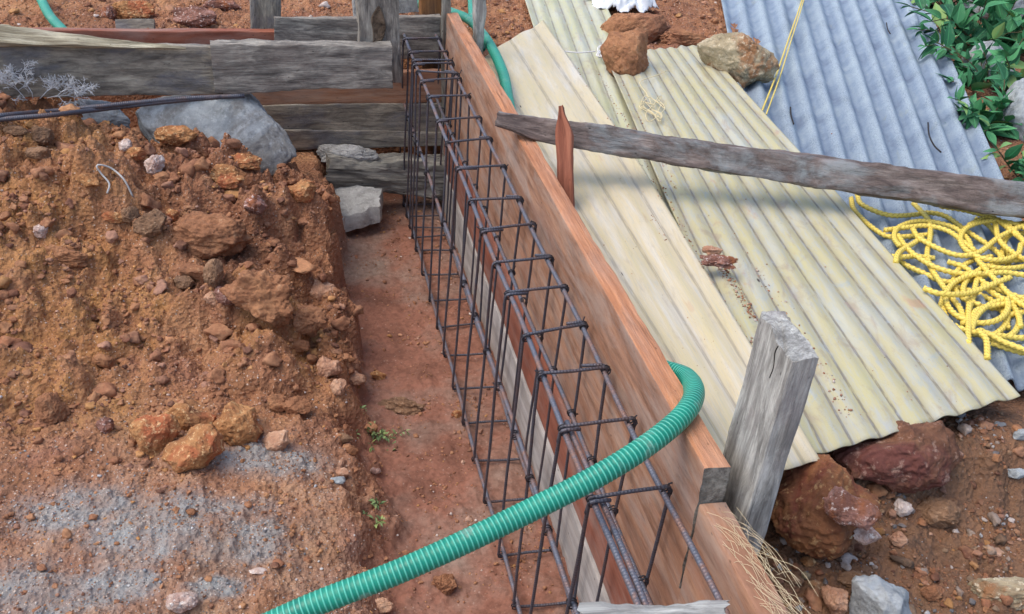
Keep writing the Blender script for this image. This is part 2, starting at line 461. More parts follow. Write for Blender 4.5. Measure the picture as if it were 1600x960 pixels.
_ico = {}
def ico(sub):
    if sub in _ico: return _ico[sub]
    t = (1+5**0.5)/2
    v = [(-1, t, 0), (1, t, 0), (-1, -t, 0), (1, -t, 0), (0, -1, t), (0, 1, t), (0, -1, -t), (0, 1, -t), (t, 0, -1), (t, 0, 1), (-t, 0, -1), (-t, 0, 1)]
    f = [(0, 11, 5), (0, 5, 1), (0, 1, 7), (0, 7, 10), (0, 10, 11), (1, 5, 9), (5, 11, 4), (11, 10, 2), (10, 7, 6), (7, 1, 8), (3, 9, 4), (3, 4, 2), (3, 2, 6), (3, 6, 8), (3, 8, 9), (4, 9, 5), (2, 4, 11), (6, 2, 10), (8, 6, 7), (9, 8, 1)]
    v = [np.array(a, float)/np.linalg.norm(a) for a in v]
    for _ in range(sub):
        c = {}; nf = []
        def mid(a, b):
            k = (min(a, b), max(a, b))
            if k not in c:
                m = v[a]+v[b]; v.append(m/np.linalg.norm(m)); c[k] = len(v)-1
            return c[k]
        for a, b, d in f:
            ab, bd, da = mid(a, b), mid(b, d), mid(d, a)
            nf += [(a, ab, da), (b, bd, ab), (d, da, bd), (ab, bd, da)]
        f = nf
    _ico[sub] = (np.array(v), np.array(f)); return _ico[sub]
def rock_shape(seed, sub=4, cuts=9, amp=0.16, fine=0.035, box=0.78):
    V, F = ico(sub); V = V.copy(); r = np.random.default_rng(seed)
    for _ in range(cuts):
        d = r.normal(size=3); d /= np.linalg.norm(d); c = r.uniform(box-0.18, box+0.1)
        e = V@d-c; V = np.where((e > 0)[:, None], V-np.outer(np.maximum(e, 0)*0.92, d), V)
    V = V*(1+amp*fbm(V[:, 0]*1.6+seed, V[:, 1]*1.6, V[:, 2]*1.6, 4)[:, None]+fine*fbm(V[:, 0]*6+seed, V[:, 1]*6, V[:, 2]*6, 4, 2.1, 0.65)[:, None])
    return V, F

# ------------------------------------------------------------------ ground
ctrl = [(-60, 160, 4.25), (0, 160, 4.25), (120, 177, 4.1), (250, 203, 3.3), (350, 232, 2.9), (440, 248, 2.4), (500, 252, 2.0),
        (0, 300, 3.5), (150, 300, 3.4), (300, 300, 3.1), (440, 300, 2.7), (505, 300, 2.2),
        (0, 420, 2.9), (150, 420, 2.6), (300, 420, 2.5), (430, 400, 2.5), (515, 400, 1.8),
        (0, 520, 2.1), (150, 530, 1.9), (300, 520, 1.9), (400, 490, 2.2), (460, 540, 1.5), (540, 480, 1.4),
        (0, 620, 1.6), (300, 620, 1.5), (500, 600, 1.25), (570, 590, 0.9), (0, 760, 1.4), (300, 760, 1.3), (500, 760, 1.0), (600, 760, 0.6),
        (0, 960, 1.2), (300, 960, 1.1), (500, 940, 0.7), (600, 940, 0.4), (-200, 500, 2.2), (-200, 800, 1.4), (100, 1200, 1.2), (500, 1200, 0.8)]
cp = np.array([PZ(u, v, z) for u, v, z in ctrl])
def tps(d2): return 0.5*d2*np.log(d2+1e-9)
cp = np.vstack([cp, [(-11.5, 26.6, 4.4), (-9.0, 26.6, 4.0), (-7, 26.5, 2.9), (-4, 26.3, 1.8), (-2.6, 26.6, 1.5)]])
_d = ((cp[:, None, :2]-cp[None, :, :2])**2).sum(-1)
_K = tps(_d)+np.eye(len(cp))*1.5
_P = np.hstack([np.ones((len(cp), 1)), cp[:, :2]])
_A = np.block([[_K, _P], [_P.T, np.zeros((3, 3))]])
_w = np.linalg.solve(_A, np.concatenate([cp[:, 2], np.zeros(3)]))
def left_base(x, y):
    x = np.clip(x, -14, -1.5); y = np.clip(y, 6.5, 27.0)
    s = _w[-3]+_w[-2]*x+_w[-1]*y
    for i in range(len(cp)): s = s+_w[i]*tps((x-cp[i, 0])**2+(y-cp[i, 1])**2)
    return np.clip(s, 0.2, 4.3)

def axis_lines(segs):
    out = [segs[0][0]]
    for a, b, st in segs:
        n = max(1, int(round((b-a)/st)))
        out += list(np.linspace(a, b, n+1)[1:])
    return np.array(out)
gx = axis_lines([(-400, -60, 85), (-60, -16, 4), (-16, -12, 0.15), (-12, -1.7, 0.038), (-1.7, 1.2, 0.05), (1.2, 1.8, 0.1), (1.8, 9, 0.05), (9, 15, 0.12), (15, 22, 0.2), (22, 60, 4), (60, 400, 85)])
gy = axis_lines([(-400, -60, 85), (-60, 2, 6), (2, 6, 0.25), (6, 12, 0.038), (12, 18, 0.05), (18, 27, 0.07), (27, 36, 0.1), (36, 48, 0.25), (48, 80, 2), (80, 400, 80)])
GX, GY = np.meshgrid(gx, gy)
def terrain(x, y):
    warp = 0.30*fbm(x*0.7+3, y*0.9, 1.0, 4)+0.12*fbm(x*3, y*3, 2.0, 4)
    # left bank
    L = left_base(x, y)
    hp = sstep(14.5, 20, y)*sstep(-2.0, -3.2, x)            # heap amount
    d0 = domes(x, y, 0.62, 11, 0.6); d1 = domes(x, y, 1.35, 21, 0.75); d2 = domes(x, y, 3.1, 31, 0.8); d3 = domes(x, y, 7.0, 41, 0.8)
    cem = np.zeros_like(x)
    L = L + (0.36*hp+0.05)*fbm(x*0.6, y*0.6, 5.0, 4) + (0.10+0.34*hp)*np.abs(fbm(x*1.3, y*1.3, 3.0, 4))
    warp = warp - (0.45*d1+0.5*d2)*(1-0.3*sstep(14,12,y)) + 0.08
    L = L - 0.62*hp + (0.10+0.85*hp)*d0 + (0.15+0.75*hp)*d1 + (0.35+0.45*hp)*d2 + 0.55*d3 + 0.035*fbm(x*9, y*9, 0.3, 3)
    # shallow hollow under the clods on the heap
    L = L - 0.45*np.exp(-(((x+5.2)/1.6)**2+((y-17.9)/0.55)**2))*hp
    # drop behind the heap crest
    dp = sstep(25.9, 26.5, y+0.3*warp)*sstep(-8.3, -7.0, x)
    dp = np.maximum(dp, sstep(27.2, 27.8, y))
    L = L*(1-dp) + 1.6*dp
    fl = -0.14 + 0.09*fbm(x*0.8, y*0.8, 8.0, 4) + 0.07*np.abs(fbm(x*3, y*3, 8.0, 4)) + 0.10*sstep(-1.1, -1.9, x)*np.abs(fbm(x*1.7, y*1.7, 6.0, 3)) + 0.12*domes(x, y, 4.0, 51, 0.22) + 0.012*fbm(x*16, y*16, 8.0, 2)
    nr = sstep(19, 14, y)
    w = sstep(-1.98+0.28*nr, -2.62-0.30*nr, x+warp*(0.9+0.5*nr))
    z = fl*(1-w)+L*w
    # right ground behind the formwork
    R = 4.35 - 0.55*sstep(10.2, 8.6, y) - 0.35*sstep(8.3, 6.5, y) - 0.25*sstep(9.8, 9.2, y) + 0.10*fbm(x*0.7, y*0.7, 4.0, 3)
    near = sstep(10.3, 9.6, y) + sstep(28, 30, y)*sstep(14.0, 12.0, x) + sstep(13.6, 15, x)
    near = np.clip(near, 0, 1)
    R = R + near*(0.28*d1+0.5*d2+0.5*d3+0.03*fbm(x*9, y*9, 0.3, 3)+0.18*np.abs(fbm(x*1.3, y*1.3, 3.0, 4)))
    R = R*(1-sstep(11, 15, x)*0.08) - 0.22*sstep(10.2, 11, y)*sstep(29, 27, y)*sstep(14.5, 13.5, x)
    wr = sstep(1.42, 1.58, x)
    z = z*(1-wr)+R*wr
    # far ground behind the cross formwork
    Bk = 4.3 + 0.12*fbm(x*0.4, y*0.4, 2.0, 3) + 0.35*d1 + 0.5*d2 + 0.5*d3 + 0.035*fbm(x*9, y*9, 0.3, 3)
    wb = sstep(29.3, 29.9, y+0.4*warp)*(1-wr)
    z = z*(1-wb)+Bk*wb
    far = np.maximum(np.abs(x), np.abs(y-15))
    z = z*(1-sstep(45, 60, far)) + 4.2*sstep(45, 60, far)
    z = np.where(y < 3, np.where(x < 1.4, z*sstep(-5, 3, y)+0.9*(1-sstep(-5, 3, y)), z), z)
    return z, w*(1-wr)
GZ, WL = terrain(GX, GY)
def ground_z(x, y):
    i = np.clip(np.searchsorted(gx, x)-1, 0, len(gx)-2); j = np.clip(np.searchsorted(gy, y)-1, 0, len(gy)-2)
    fx = (x-gx[i])/(gx[i+1]-gx[i]); fy = (y-gy[j])/(gy[j+1]-gy[j])
    return (GZ[j, i]*(1-fx)+GZ[j, i+1]*fx)*(1-fy)+(GZ[j+1, i]*(1-fx)+GZ[j+1, i+1]*fx)*fy
def on_ground(u, v):
    d = ray(u, v); d = d/np.linalg.norm(d)
    t = 8.0
    while t < 70:
        p = CAMP+d*t
        if p[2] < ground_z(p[0], p[1]): break
        t += 0.04
    return p

# colour regions (real differences of soil): cement dust, ochre subsoil, compacted floor
def blob(px, py, z, ru, rv, X, Y):
    c = PZ(px, py, z); a = PZ(px+ru, py, z); b = PZ(px, py-rv, z)
    rx = abs(a[0]-c[0])+abs(a[1]-c[1])*0.3; ry = abs(b[1]-c[1])
    return np.exp(-(((X-c[0])/rx)**2+((Y-c[1])/ry)**2)*1.1)
cem = np.zeros_like(GX)
for b in [(110, 800, 1.3, 110, 28), (260, 830, 1.3, 130, 45), (60, 935, 1.2, 140, 42), (420, 725, 1.1, 80, 22), (180, 920, 1.2, 90, 22), (400, 850, 1.0, 70, 30), (350, 800, 1.1, 60, 16), (330, 930, 1.0, 50, 16)]:
    cem = np.maximum(cem, blob(*b, GX, GY))
cem = np.clip(cem*1.8*(0.55+0.8*(fbm(GX*0.9, GY*0.9, 12.0, 5)+0.35)), 0, 0.85)*WL
cem = np.maximum(cem, 0.22*sstep(17, 13, GY)*WL*np.clip(fbm(GX*0.8, GY*0.8, 2.2, 4)+0.6, 0, 1))
och = np.zeros_like(GX)
for b in [(40, 330, 3.4, 150, 60), (120, 430, 2.9, 130, 80), (40, 560, 2.0, 110, 70), (430, 500, 2.0, 70, 60), (60, 200, 3.8, 100, 40), (200, 640, 1.5, 90, 30), (30, 480, 2.4, 60, 60)]:
    och = np.maximum(och, blob(*b, GX, GY))
och = np.clip(och*1.6*(0.7+fbm(GX*0.9, GY*0.9, 14.0, 4)), 0, 0.85)*WL
och = np.maximum(och, 0.55*sstep(1.6, 1.8, GX)*sstep(11, 9, GY)*np.clip(0.4+fbm(GX*0.9, GY*0.9, 4.0, 4), 0, 1))
flo = np.clip((1-WL)*(GX < 1.5)*(GY < 29.5), 0, 1)
nX, nY = len(gx), len(gy)
idx = np.arange(nX*nY).reshape(nY, nX)
me = bpy.data.meshes.new("ground")
V = np.stack([GX, GY, GZ], -1).reshape(-1, 3)*S
Fq = np.stack([idx[:-1, :-1], idx[:-1, 1:], idx[1:, 1:], idx[1:, :-1]], -1).reshape(-1, 4)
me.vertices.add(len(V)); me.vertices.foreach_set("co", V.ravel())
me.loops.add(Fq.size); me.loops.foreach_set("vertex_index", Fq.ravel().astype(np.int32))
me.polygons.add(len(Fq)); me.polygons.foreach_set("loop_start", np.arange(0, Fq.size, 4, dtype=np.int32))
me.polygons.foreach_set("loop_total", np.full(len(Fq), 4, dtype=np.int32))
me.update(calc_edges=True)
me.polygons.foreach_set("use_smooth", np.ones(len(Fq), dtype=bool))
a = me.attributes.new("tint", 'FLOAT_VECTOR', 'POINT')
a.data.foreach_set("vector", np.stack([cem, och, flo], -1).astype(np.float32).ravel())
bk = np.clip(sstep(1.5, 1.7, GX)*(sstep(12, 10.5, GY)+0.6*sstep(13, 15, GX)), 0, 1)
a = me.attributes.new("bank", 'FLOAT', 'POINT'); a.data.foreach_set("value", bk.astype(np.float32).ravel())
me.materials.append(MAT['soil'])
ground = link(bpy.data.objects.new("ground", me))
ground['kind'] = 'structure'

# ------------------------------------------------------------------ loose stones (nobody could count them)
def scatter(name, pts, sizes, cols, sub, label, cat, flat=0.7, sink=0.25, mat=None, own=0.5):
    T = [rock_shape(900+i, sub, 11, 0.34, 0.06, 0.66) for i in range(8)]
    n = len(pts); r = np.random.default_rng(len(pts))
    nv = len(T[0][0]); F0 = T[0][1]
    V = np.empty((n, nv, 3)); ang = r.uniform(0, 2*math.pi, n)
    sc = r.uniform(0.65, 1.25, (n, 3)); sc[:, 2] *= flat
    for i in range(n):
        t = T[i % 8][0]*sc[i]*sizes[i]
        c, s_ = math.cos(ang[i]), math.sin(ang[i])
        V[i, :, 0] = t[:, 0]*c-t[:, 1]*s_+pts[i, 0]
        V[i, :, 1] = t[:, 0]*s_+t[:, 1]*c+pts[i, 1]
        V[i, :, 2] = t[:, 2]+pts[i, 2]+sizes[i]*flat*(1-sink*2)*0.6
    Vf = V.reshape(-1, 3)*S
    Ff = (F0[None]+(np.arange(n)*nv)[:, None, None]).reshape(-1, 3)
    me = bpy.data.meshes.new(name)
    me.vertices.add(len(Vf)); me.vertices.foreach_set("co", Vf.ravel())
    me.loops.add(Ff.size); me.loops.foreach_set("vertex_index", Ff.ravel().astype(np.int32))
    me.polygons.add(len(Ff)); me.polygons.foreach_set("loop_start", np.arange(0, Ff.size, 3, dtype=np.int32))
    me.polygons.foreach_set("loop_total", np.full(len(Ff), 3, dtype=np.int32))
    me.update(calc_edges=True)
    a = me.attributes.new("tone", 'FLOAT_VECTOR', 'POINT')
    a.data.foreach_set("vector", np.repeat(cols, nv, axis=0).astype(np.float32).ravel())
    a = me.attributes.new("own", 'FLOAT', 'POINT')
    ow = np.where(r.uniform(0, 1, n) < own, 1.0, 0.15)
    a.data.foreach_set("value", np.repeat(ow, nv).astype(np.float32))
    me.materials.append(mat)
    o = link(bpy.data.objects.new(name, me))
    return tag(o, label, cat, kind='stuff')
def clod_mat():
    t = NT("loose_clods"); c = t.attr("tone", "Color"); g = t.n("ShaderNodeNewGeometry").outputs["Position"]
    sc_, _, _, _ = soil_color(t, g)
    c = t.mix(t.attr("own", "Fac"), sc_, c)
    n = t.noise(g, 70, 5, 0.7); n2 = t.noise(g, 25, 4, 0.6)
    c = t.mix(t.ramp(n, [(0.35, 0.5), (0.55, 0.0)]), c, t.mix(0.65, c, (0.05, 0.03, 0.02)))
    c = t.mix(t.ramp(n2, [(0.5, 0.0), (0.65, 0.35)]), c, C(196, 150, 112))
    return t.out(c, 0.9, t.bump(n, 0.6, 0.01), spec=0.2)
MAT['clods'] = clod_mat()
pal_red = np.array([C(132, 90, 70), C(156, 108, 80), C(144, 104, 82), C(180, 130, 94), C(122, 86, 70), C(160, 120, 100), C(184, 136, 88)])
pal_grey = np.array([C(150, 154, 158), C(184, 186, 188), C(130, 130, 132), C(204, 202, 198), C(174, 156, 142)])
pal_pink = np.array([C(190, 140, 112), C(206, 168, 146), C(172, 112, 84), C(214, 200, 190)])
def sample(n, x0, x1, y0, y1, dens, r):
    out = []
    while len(out) < n:
        X = r.uniform(x0, x1, 4000); Y = y0+(y1-y0)*r.uniform(0, 1, 4000)**1.35
        k = r.uniform(0, 1, 4000) < dens(X, Y)
        out += list(zip(X[k], Y[k]))
    P = np.array(out[:n]); return np.column_stack([P, ground_z(P[:, 0], P[:, 1])])
def wl(X, Y):
    i = np.clip(np.searchsorted(gx, X)-1, 0, nX-1); j = np.clip(np.searchsorted(gy, Y)-1, 0, nY-1); return WL[j, i], cem[j, i]
r = np.random.default_rng(21)
def d_heap(X, Y): return wl(X, Y)[0]*np.clip(0.25+1.3*fbm(X*0.9, Y*0.9, 31.0, 3), 0.06, 1)
P = sample(5600, -12, -2.0, 6.8, 26.2, d_heap, r)
sz = np.clip(r.lognormal(-2.95, 0.62, len(P)), 0.02, 0.34)*(0.42+0.75*sstep(13, 20, P[:, 1]))
scatter("soil_clods", P, sz, pal_red[r.integers(0, 7, len(P))]*r.uniform(0.8, 1.15, (len(P), 1)), 2, "loose reddish clods strewn over the heap of dug soil left of the trench", "clods", mat=MAT['clods'])
P = sample(26000, -12, -2.0, 6.8, 26.2, lambda X, Y: wl(X, Y)[0]*np.clip(0.5+0.8*fbm(X*0.8, Y*0.8, 41.0, 3), 0.1, 1), r)
sz = np.clip(r.lognormal(-4.2, 0.45, len(P)), 0.007, 0.05)*(0.8+0.5*sstep(9, 20, P[:, 1]))
pal = np.vstack([pal_red, pal_red, pal_red, pal_pink])
scatter("soil_crumbs", P, sz, pal[r.integers(0, len(pal), len(P))]*r.uniform(0.8, 1.15, (len(P), 1)), 0, "fine red and pink crumbs covering the dug soil left of the trench", "soil crumbs", mat=MAT['clods'])
P = sample(6000, -11, -2.0, 6.8, 17.5, lambda X, Y: wl(X, Y)[0]*np.clip(wl(X, Y)[1]*1.2+0.10, 0, 1), r)
sz = np.clip(r.lognormal(-4.3, 0.5, len(P)), 0.007, 0.05)
scatter("cement_gravel", P, sz, pal_grey[r.integers(0, 5, len(P))]*r.uniform(0.8, 1.1, (len(P), 1)), 0, "grey and white gravel chips on the cement stained ground at the lower left", "gravel", mat=MAT['clods'], own=1.0)
P = sample(2600, -2.2, 1.1, 7.5, 28.5, lambda X, Y: np.clip(0.15+0.8*fbm(X, Y, 51.0, 3), 0.03, 1), r)
sz = np.clip(r.lognormal(-4.0, 0.6, len(P)), 0.008, 0.07)
scatter("trench_crumbs", P, sz, pal[r.integers(0, len(pal), len(P))]*0.9, 1, "scattered crumbs on the packed earth floor of the trench", "soil crumbs", mat=MAT['clods'])
def d_right(X, Y): return np.clip(0.3+1.0*fbm(X*1.1, Y*1.1, 61.0, 3), 0.08, 1)
P = sample(1900, 1.8, 8.8, 5.5, 10.6, d_right, r)
sz = np.clip(r.lognormal(-3.2, 0.55, len(P)), 0.02, 0.17)
palr = np.vstack([pal_red*0.72, np.array([C(120, 100, 82), C(98, 80, 66), C(140, 116, 94)]), pal_grey*0.7, pal_pink*0.7])
palr = np.vstack([palr, palr[:7], palr[7:10]])
scatter("right_bank_stones", P, sz, palr[r.integers(0, len(palr), len(P))], 2, "small mixed stones and clods on the brown bank at the lower right", "gravel", mat=MAT['clods'], own=0.8)
P = sample(9000, 1.8, 8.8, 5.5, 10.6, d_right, r)
sz = np.clip(r.lognormal(-4.3, 0.45, len(P)), 0.006, 0.05)
scatter("right_bank_crumbs", P, sz, palr[r.integers(0, len(palr), len(P))], 0, "fine crumbs and grit on the brown bank at the lower right", "soil crumbs", mat=MAT['clods'])
P = sample(5000, -12.5, 13.5, 29.3, 38, lambda X, Y: d_right(X, Y)*((X < 1.5) | (X > 1.8)), r)
sz = np.clip(r.lognormal(-3.3, 0.6, len(P)), 0.02, 0.25)
scatter("back_ground_stones", P, sz, pal[r.integers(0, len(pal), len(P))]*0.9, 1, "clods and small stones on the red ground behind the cross boards", "gravel", mat=MAT['clods'], own=0.8)
P = sample(1800, 13.2, 20, 17, 30, d_right, r)
sz = np.clip(r.lognormal(-3.2, 0.5, len(P)), 0.02, 0.2)
scatter("leaf_litter", P, sz, np.vstack([pal_red*0.6, pal_grey*0.35])[r.integers(0, 12, len(P))], 1, "dark litter and crumbs on the ground beneath the shrubs at the right", "litter", flat=0.25, mat=MAT['clods'])

# ------------------------------------------------------------------ individual rocks
def rock(name, u, v, wpx, hpx, mat, label, seed, cat="rock", z=None, asp=1.0, cuts=9, amp=0.16, group=None, sink=0.2, rot=0.0, box=0.78, sub=5, tall=1.0, fine=0.06):
    p = on_ground(u, v+hpx*0.25) if z is None else PZ(u, v+hpx*0.25, z)
    q = pxu(p); w = wpx*q/2*1.12; h = hpx*q/2*0.95
    V, F = rock_shape(seed, sub, cuts, amp, fine, box)
    V = V*np.array([w, h*asp*1.05, h*tall])
    a = -YAW+rot; c, s_ = math.cos(a), math.sin(a)
    W = np.stack([V[:, 0]*c-V[:, 1]*s_, V[:, 0]*s_+V[:, 1]*c, V[:, 2]], 1)
    base = np.array([p[0], p[1], p[2]])
    W = W+base+np.array([0, 0, h*tall*(1-sink*2)])
    o = mk(name, W, F, mat, loc=base)
    return tag(o, label, cat, group)
M_ = MAT
def polyrock(name, px, mat, label, seed, cat="rock", z=None, depth=0.75, amp=0.10, cuts=10, sub=5, fine=0.05, push=0.0, y=None):
    """a stone with a traced outline, standing at its own distance and as deep as it is wide"""
    px = np.array(px, float); cen = px.mean(0); low = px[:, 1].max()
    if y is not None: g = PY(cen[0], cen[1], y)
    else:
        b = on_ground(cen[0], cen[1]*0.4+low*0.6) if z is None else PZ(cen[0], cen[1]*0.4+low*0.6, z)
        g = CAMP+ray(*cen)*(dist(b)/F_PX)
    q = pxu(g); W = (px[:, 0].max()-px[:, 0].min())*q; H = (low-px[:, 1].min())*q
    g = g + Fv*(0.1*H+push)
    V, F = rock_shape(seed, sub, cuts, amp, fine, 0.8)
    ang = np.arctan2(V[:, 2], V[:, 0]); rho = np.sqrt(V[:, 0]**2+V[:, 2]**2)
    pa = np.arctan2(-(px[:, 1]-cen[1]), px[:, 0]-cen[0]); pr_ = np.hypot(px[:, 0]-cen[0], px[:, 1]-cen[1])*q
    # polygon radius by ray/segment intersection
    rad = np.zeros_like(ang); X = (px[:, 0]-cen[0])*q; Yy = -(px[:, 1]-cen[1])*q
    for i in range(len(px)):
        x1, y1, x2, y2 = X[i], Yy[i], X[(i+1) % len(px)], Yy[(i+1) % len(px)]
        c_, s_ = np.cos(ang), np.sin(ang); den = c_*(y2-y1)-s_*(x2-x1)
        den = np.where(np.abs(den) < 1e-9, 1e-9, den)
        t_ = (x1*(y2-y1)-y1*(x2-x1))/den; u_ = (x1*s_-y1*c_)/den
        ok = (t_ > 0) & (u_ >= -1e-3) & (u_ <= 1.001)
        rad = np.where(ok, np.maximum(rad, t_), rad)
    k = 1.12*rho*rad
    P = g+np.outer(k*np.cos(ang), RI)+np.outer(k*np.sin(ang), UI)+np.outer(V[:, 1]*min(W, H)*0.5*depth*1.3, Fv)
    o = mk(name, P, F, mat, loc=g-np.array([0, 0, H*0.4]))
    return tag(o, label, cat)
polyrock("laterite_stone", [(255,718),(262,690),(300,668),(330,667),(345,690),(352,705),(315,728),(285,736)], M_['laterite'], "large flat golden brown laterite stone lying lowest in the cluster beside the cement patch", 11, push=-0.12)
polyrock("laterite_stone", [(206,678),(212,660),(232,652),(268,650),(281,674),(255,712),(225,702)], M_['laterite'], "golden laterite stone with purple corner, leftmost of the big cluster", 12, push=-0.12)
polyrock("laterite_stone", [(262,645),(280,630),(300,632),(335,650),(330,668),(285,672)], M_['laterite'], "half buried brown laterite stone at the back of the orange stone cluster", 13, push=-0.12)
polyrock("laterite_stone", [(338,660),(350,652),(362,630),(395,635),(400,655),(415,675),(385,703),(350,690)], M_['laterite'], "upright orange laterite stone, rightmost of the big cluster", 14, push=-0.12)
polyrock("laterite_stone", [(409,690),(420,678),(447,673),(455,690),(436,706),(418,703)], M_['pinkrock'], "small cream and purple stone just right of the orange stone cluster", 15)
polyrock("pink_stone", [(493,570),(505,557),(530,565),(531,580),(513,595),(497,585)], M_['pinkrock'], "rounded dusty pink stone on the bank, upper left of the pair near the trench edge", 16)
polyrock("pink_stone", [(531,585),(545,578),(572,585),(574,598),(555,604),(535,600)], M_['pinkrock'], "flattish dusty pink stone nearest the trench edge", 17)
rock("pink_stone", 530, 604, 22, 30, M_['pinkrock'], "narrow dusty pink stone below the pair near the trench edge", 18)
rock("pink_stone", 467, 540, 32, 20, M_['redrock'], "small orange stone left of the dusty pink pair on the bank", 19)
rock("quartz_stone", 285, 940, 44, 38, M_['whiterock'], "split cream stone standing alone on the gravel at the bottom left", 20)
rock("quartz_chip", 404, 892, 26, 14, M_['whiterock'], "thin pale lilac chip lying on gravel left of the hose", 21, sub=3)
polyrock("clod", [(475,450),(490,438),(520,445),(522,458),(500,472),(480,465)], M_['pinkrock'], "pinkish angular clod on the steep face of the heap near the trench", 22, cuts=5, amp=0.06)
rock("clod", 412, 462, 100, 90, M_['redrock'], "biggest ochre clod bulging from the foot of the heap", 23, amp=0.28)
rock("clod", 478, 498, 60, 54, M_['redrock'], "rounded ochre clod right of the biggest clod at the heap foot", 24, amp=0.25)
rock("clod", 335, 370, 120, 78, M_['redrock'], "wide smooth brown clod in the middle of the heap", 25, amp=0.22)
rock("grey_clod", 337, 428, 30, 46, M_['brownrock'], "slim grey brown clod standing on the heap below the wide smooth clod", 26)
rock("clod", 306, 425, 60, 28, M_['redrock'], "long red brown clod left of the slim grey clod", 27)
rock("clod", 286, 441, 30, 26, M_['brownrock'], "small brown clod at the left end of the row under the wide clod", 28)
rock("purple_stone", 355, 462, 38, 34, M_['purplerock'], "purple and cream stone below the slim grey clod", 29)
rock("clod", 333, 467, 24, 24, M_['pinkrock'], "cream clod touching the purple and cream stone", 30)
rock("purple_stone", 399, 320, 30, 36, M_['purplerock'], "glinting pink purple stone upright on the upper right of the heap", 31)
polyrock("clod", [(450,290),(475,278),(495,290),(490,312),(465,318),(452,305)], M_['laterite'], "bright orange clod high on the trench side of the heap", 32)
rock("clod", 352, 280, 60, 40, M_['laterite'], "orange clod on the crest side of the heap right of the white stone", 33, amp=0.25)
rock("clod", 385, 254, 46, 26, M_['laterite'], "orange clod at the crest right below the pale granite", 34, amp=0.25)
rock("white_stone", 241, 258, 28, 38, M_['whiterock'], "white crusted stone high on the middle of the heap", 35)
rock("white_stone", 196, 228, 22, 20, M_['whiterock'], "small cream white stone near the crest of the heap", 36)
rock("clod", 275, 213, 54, 38, M_['laterite'], "orange stone with a white corner on the crest under the granite", 37)
rock("clod", 214, 240, 36, 24, M_['laterite'], "golden clod left below the crest stone with the white corner", 38)
rock("white_stone", 65, 360, 26, 26, M_['whiterock'], "bright white stone alone on the left face of the heap", 39)
rock("tan_stone", 140, 283, 34, 26, M_['laterite'], "flat tan stone at the left end of the bent wire", 40)
rock("clod", 62, 240, 40, 22, M_['brownrock'], "rounded olive brown clod near the crest at the far left", 41)
rock("grey_clod", 62, 213, 42, 34, M_['brownrock'], "grey brown clod above the olive one near the left crest", 42)
rock("clod", 24, 205, 34, 18, M_['brownrock'], "flat grey clod at the left crest beside the steel bars", 43)
rock("clod", 237, 350, 52, 44, M_['brownrock'], "lumpy brown clod in the group below the bent wire", 44)
rock("clod", 205, 338, 24, 34, M_['brownrock'], "narrow brown clod left in the group below the bent wire", 45)
rock("clod", 178, 340, 34, 18, M_['laterite'], "flat orange clod left of the group below the bent wire", 46)
rock("clod", 273, 337, 26, 24, M_['laterite'], "small orange clod right of the group below the bent wire", 47)
rock("clod", 95, 395, 70, 40, M_['redrock'], "broad half buried ochre clod on the left face of the heap", 48, amp=0.25, sink=0.4)
rock("clod", 165, 565, 36, 24, M_['redrock'], "oval brown clod on the lower left slope of the heap", 49)
rock("clod", 82, 632, 44, 56, M_['redrock'], "tall ochre clod at the left foot of the heap", 50, sink=0.35)
rock("clod", 166, 665, 26, 28, M_['purplerock'], "round purple clod left of the orange stone cluster", 51)
rock("clod", 122, 705, 20, 18, M_['redrock'], "small brick red clod on grey ground lower left", 52, sub=3)
rock("clod", 430, 630, 44, 30, M_['redrock'], "crumbly red clod between the orange cluster and the trench weeds", 53)
rock("clod", 465, 635, 40, 34, M_['redrock'], "round red clod left of the trench weeds", 54)
rock("clod", 538, 685, 28, 18, M_['brownrock'], "dull mauve pebble below the weeds", 55, sub=3)
rock("clod", 545, 702, 26, 20, M_['redrock'], "orange pebble below the weeds near the trench edge", 56, sub=3)
rock("white_stone", 587, 735, 16, 12, M_['whiterock'], "tiny cream stone at the trench edge under the weeds", 57, sub=3)
rock("pink_stone", 533, 738, 24, 16, M_['pinkrock'], "small salmon pebble left of the tiny cream stone", 58, sub=3)
rock("grey_stone", 530, 750, 22, 14, M_['granite'], "small grey stone chip touching the salmon pebble", 59, sub=3)
rock("clod", 695, 908, 36, 36, M_['redrock'], "crumbled red clod on the trench floor below the hose", 60, amp=0.3)
rock("clod", 595, 945, 34, 24, M_['pinkrock'], "pink stone at the bottom edge below the hose", 61)
rock("clod", 578, 618+50, 22, 20, M_['redrock'], "brown clod in the weeds at the trench edge", 62, sub=3)
rock("clod", 592, 587, 26, 16, M_['laterite'], "orange clod at the trench corner beside the pink stones", 63)
rock("grey_clod", 628, 630, 66, 30, M_['brownrock'], "crumbled dark grey mortar lump on the trench floor beside the weeds", 64, amp=0.35, sink=0.42)
rock("clod", 713, 647, 16, 14, M_['laterite'], "small orange pebble on the trench floor left of the steel cage", 65, sub=3)
rock("clod", 300, 800, 16, 12, M_['redrock'], "small red pebble at the edge of the grey cement patch", 66, sub=3)
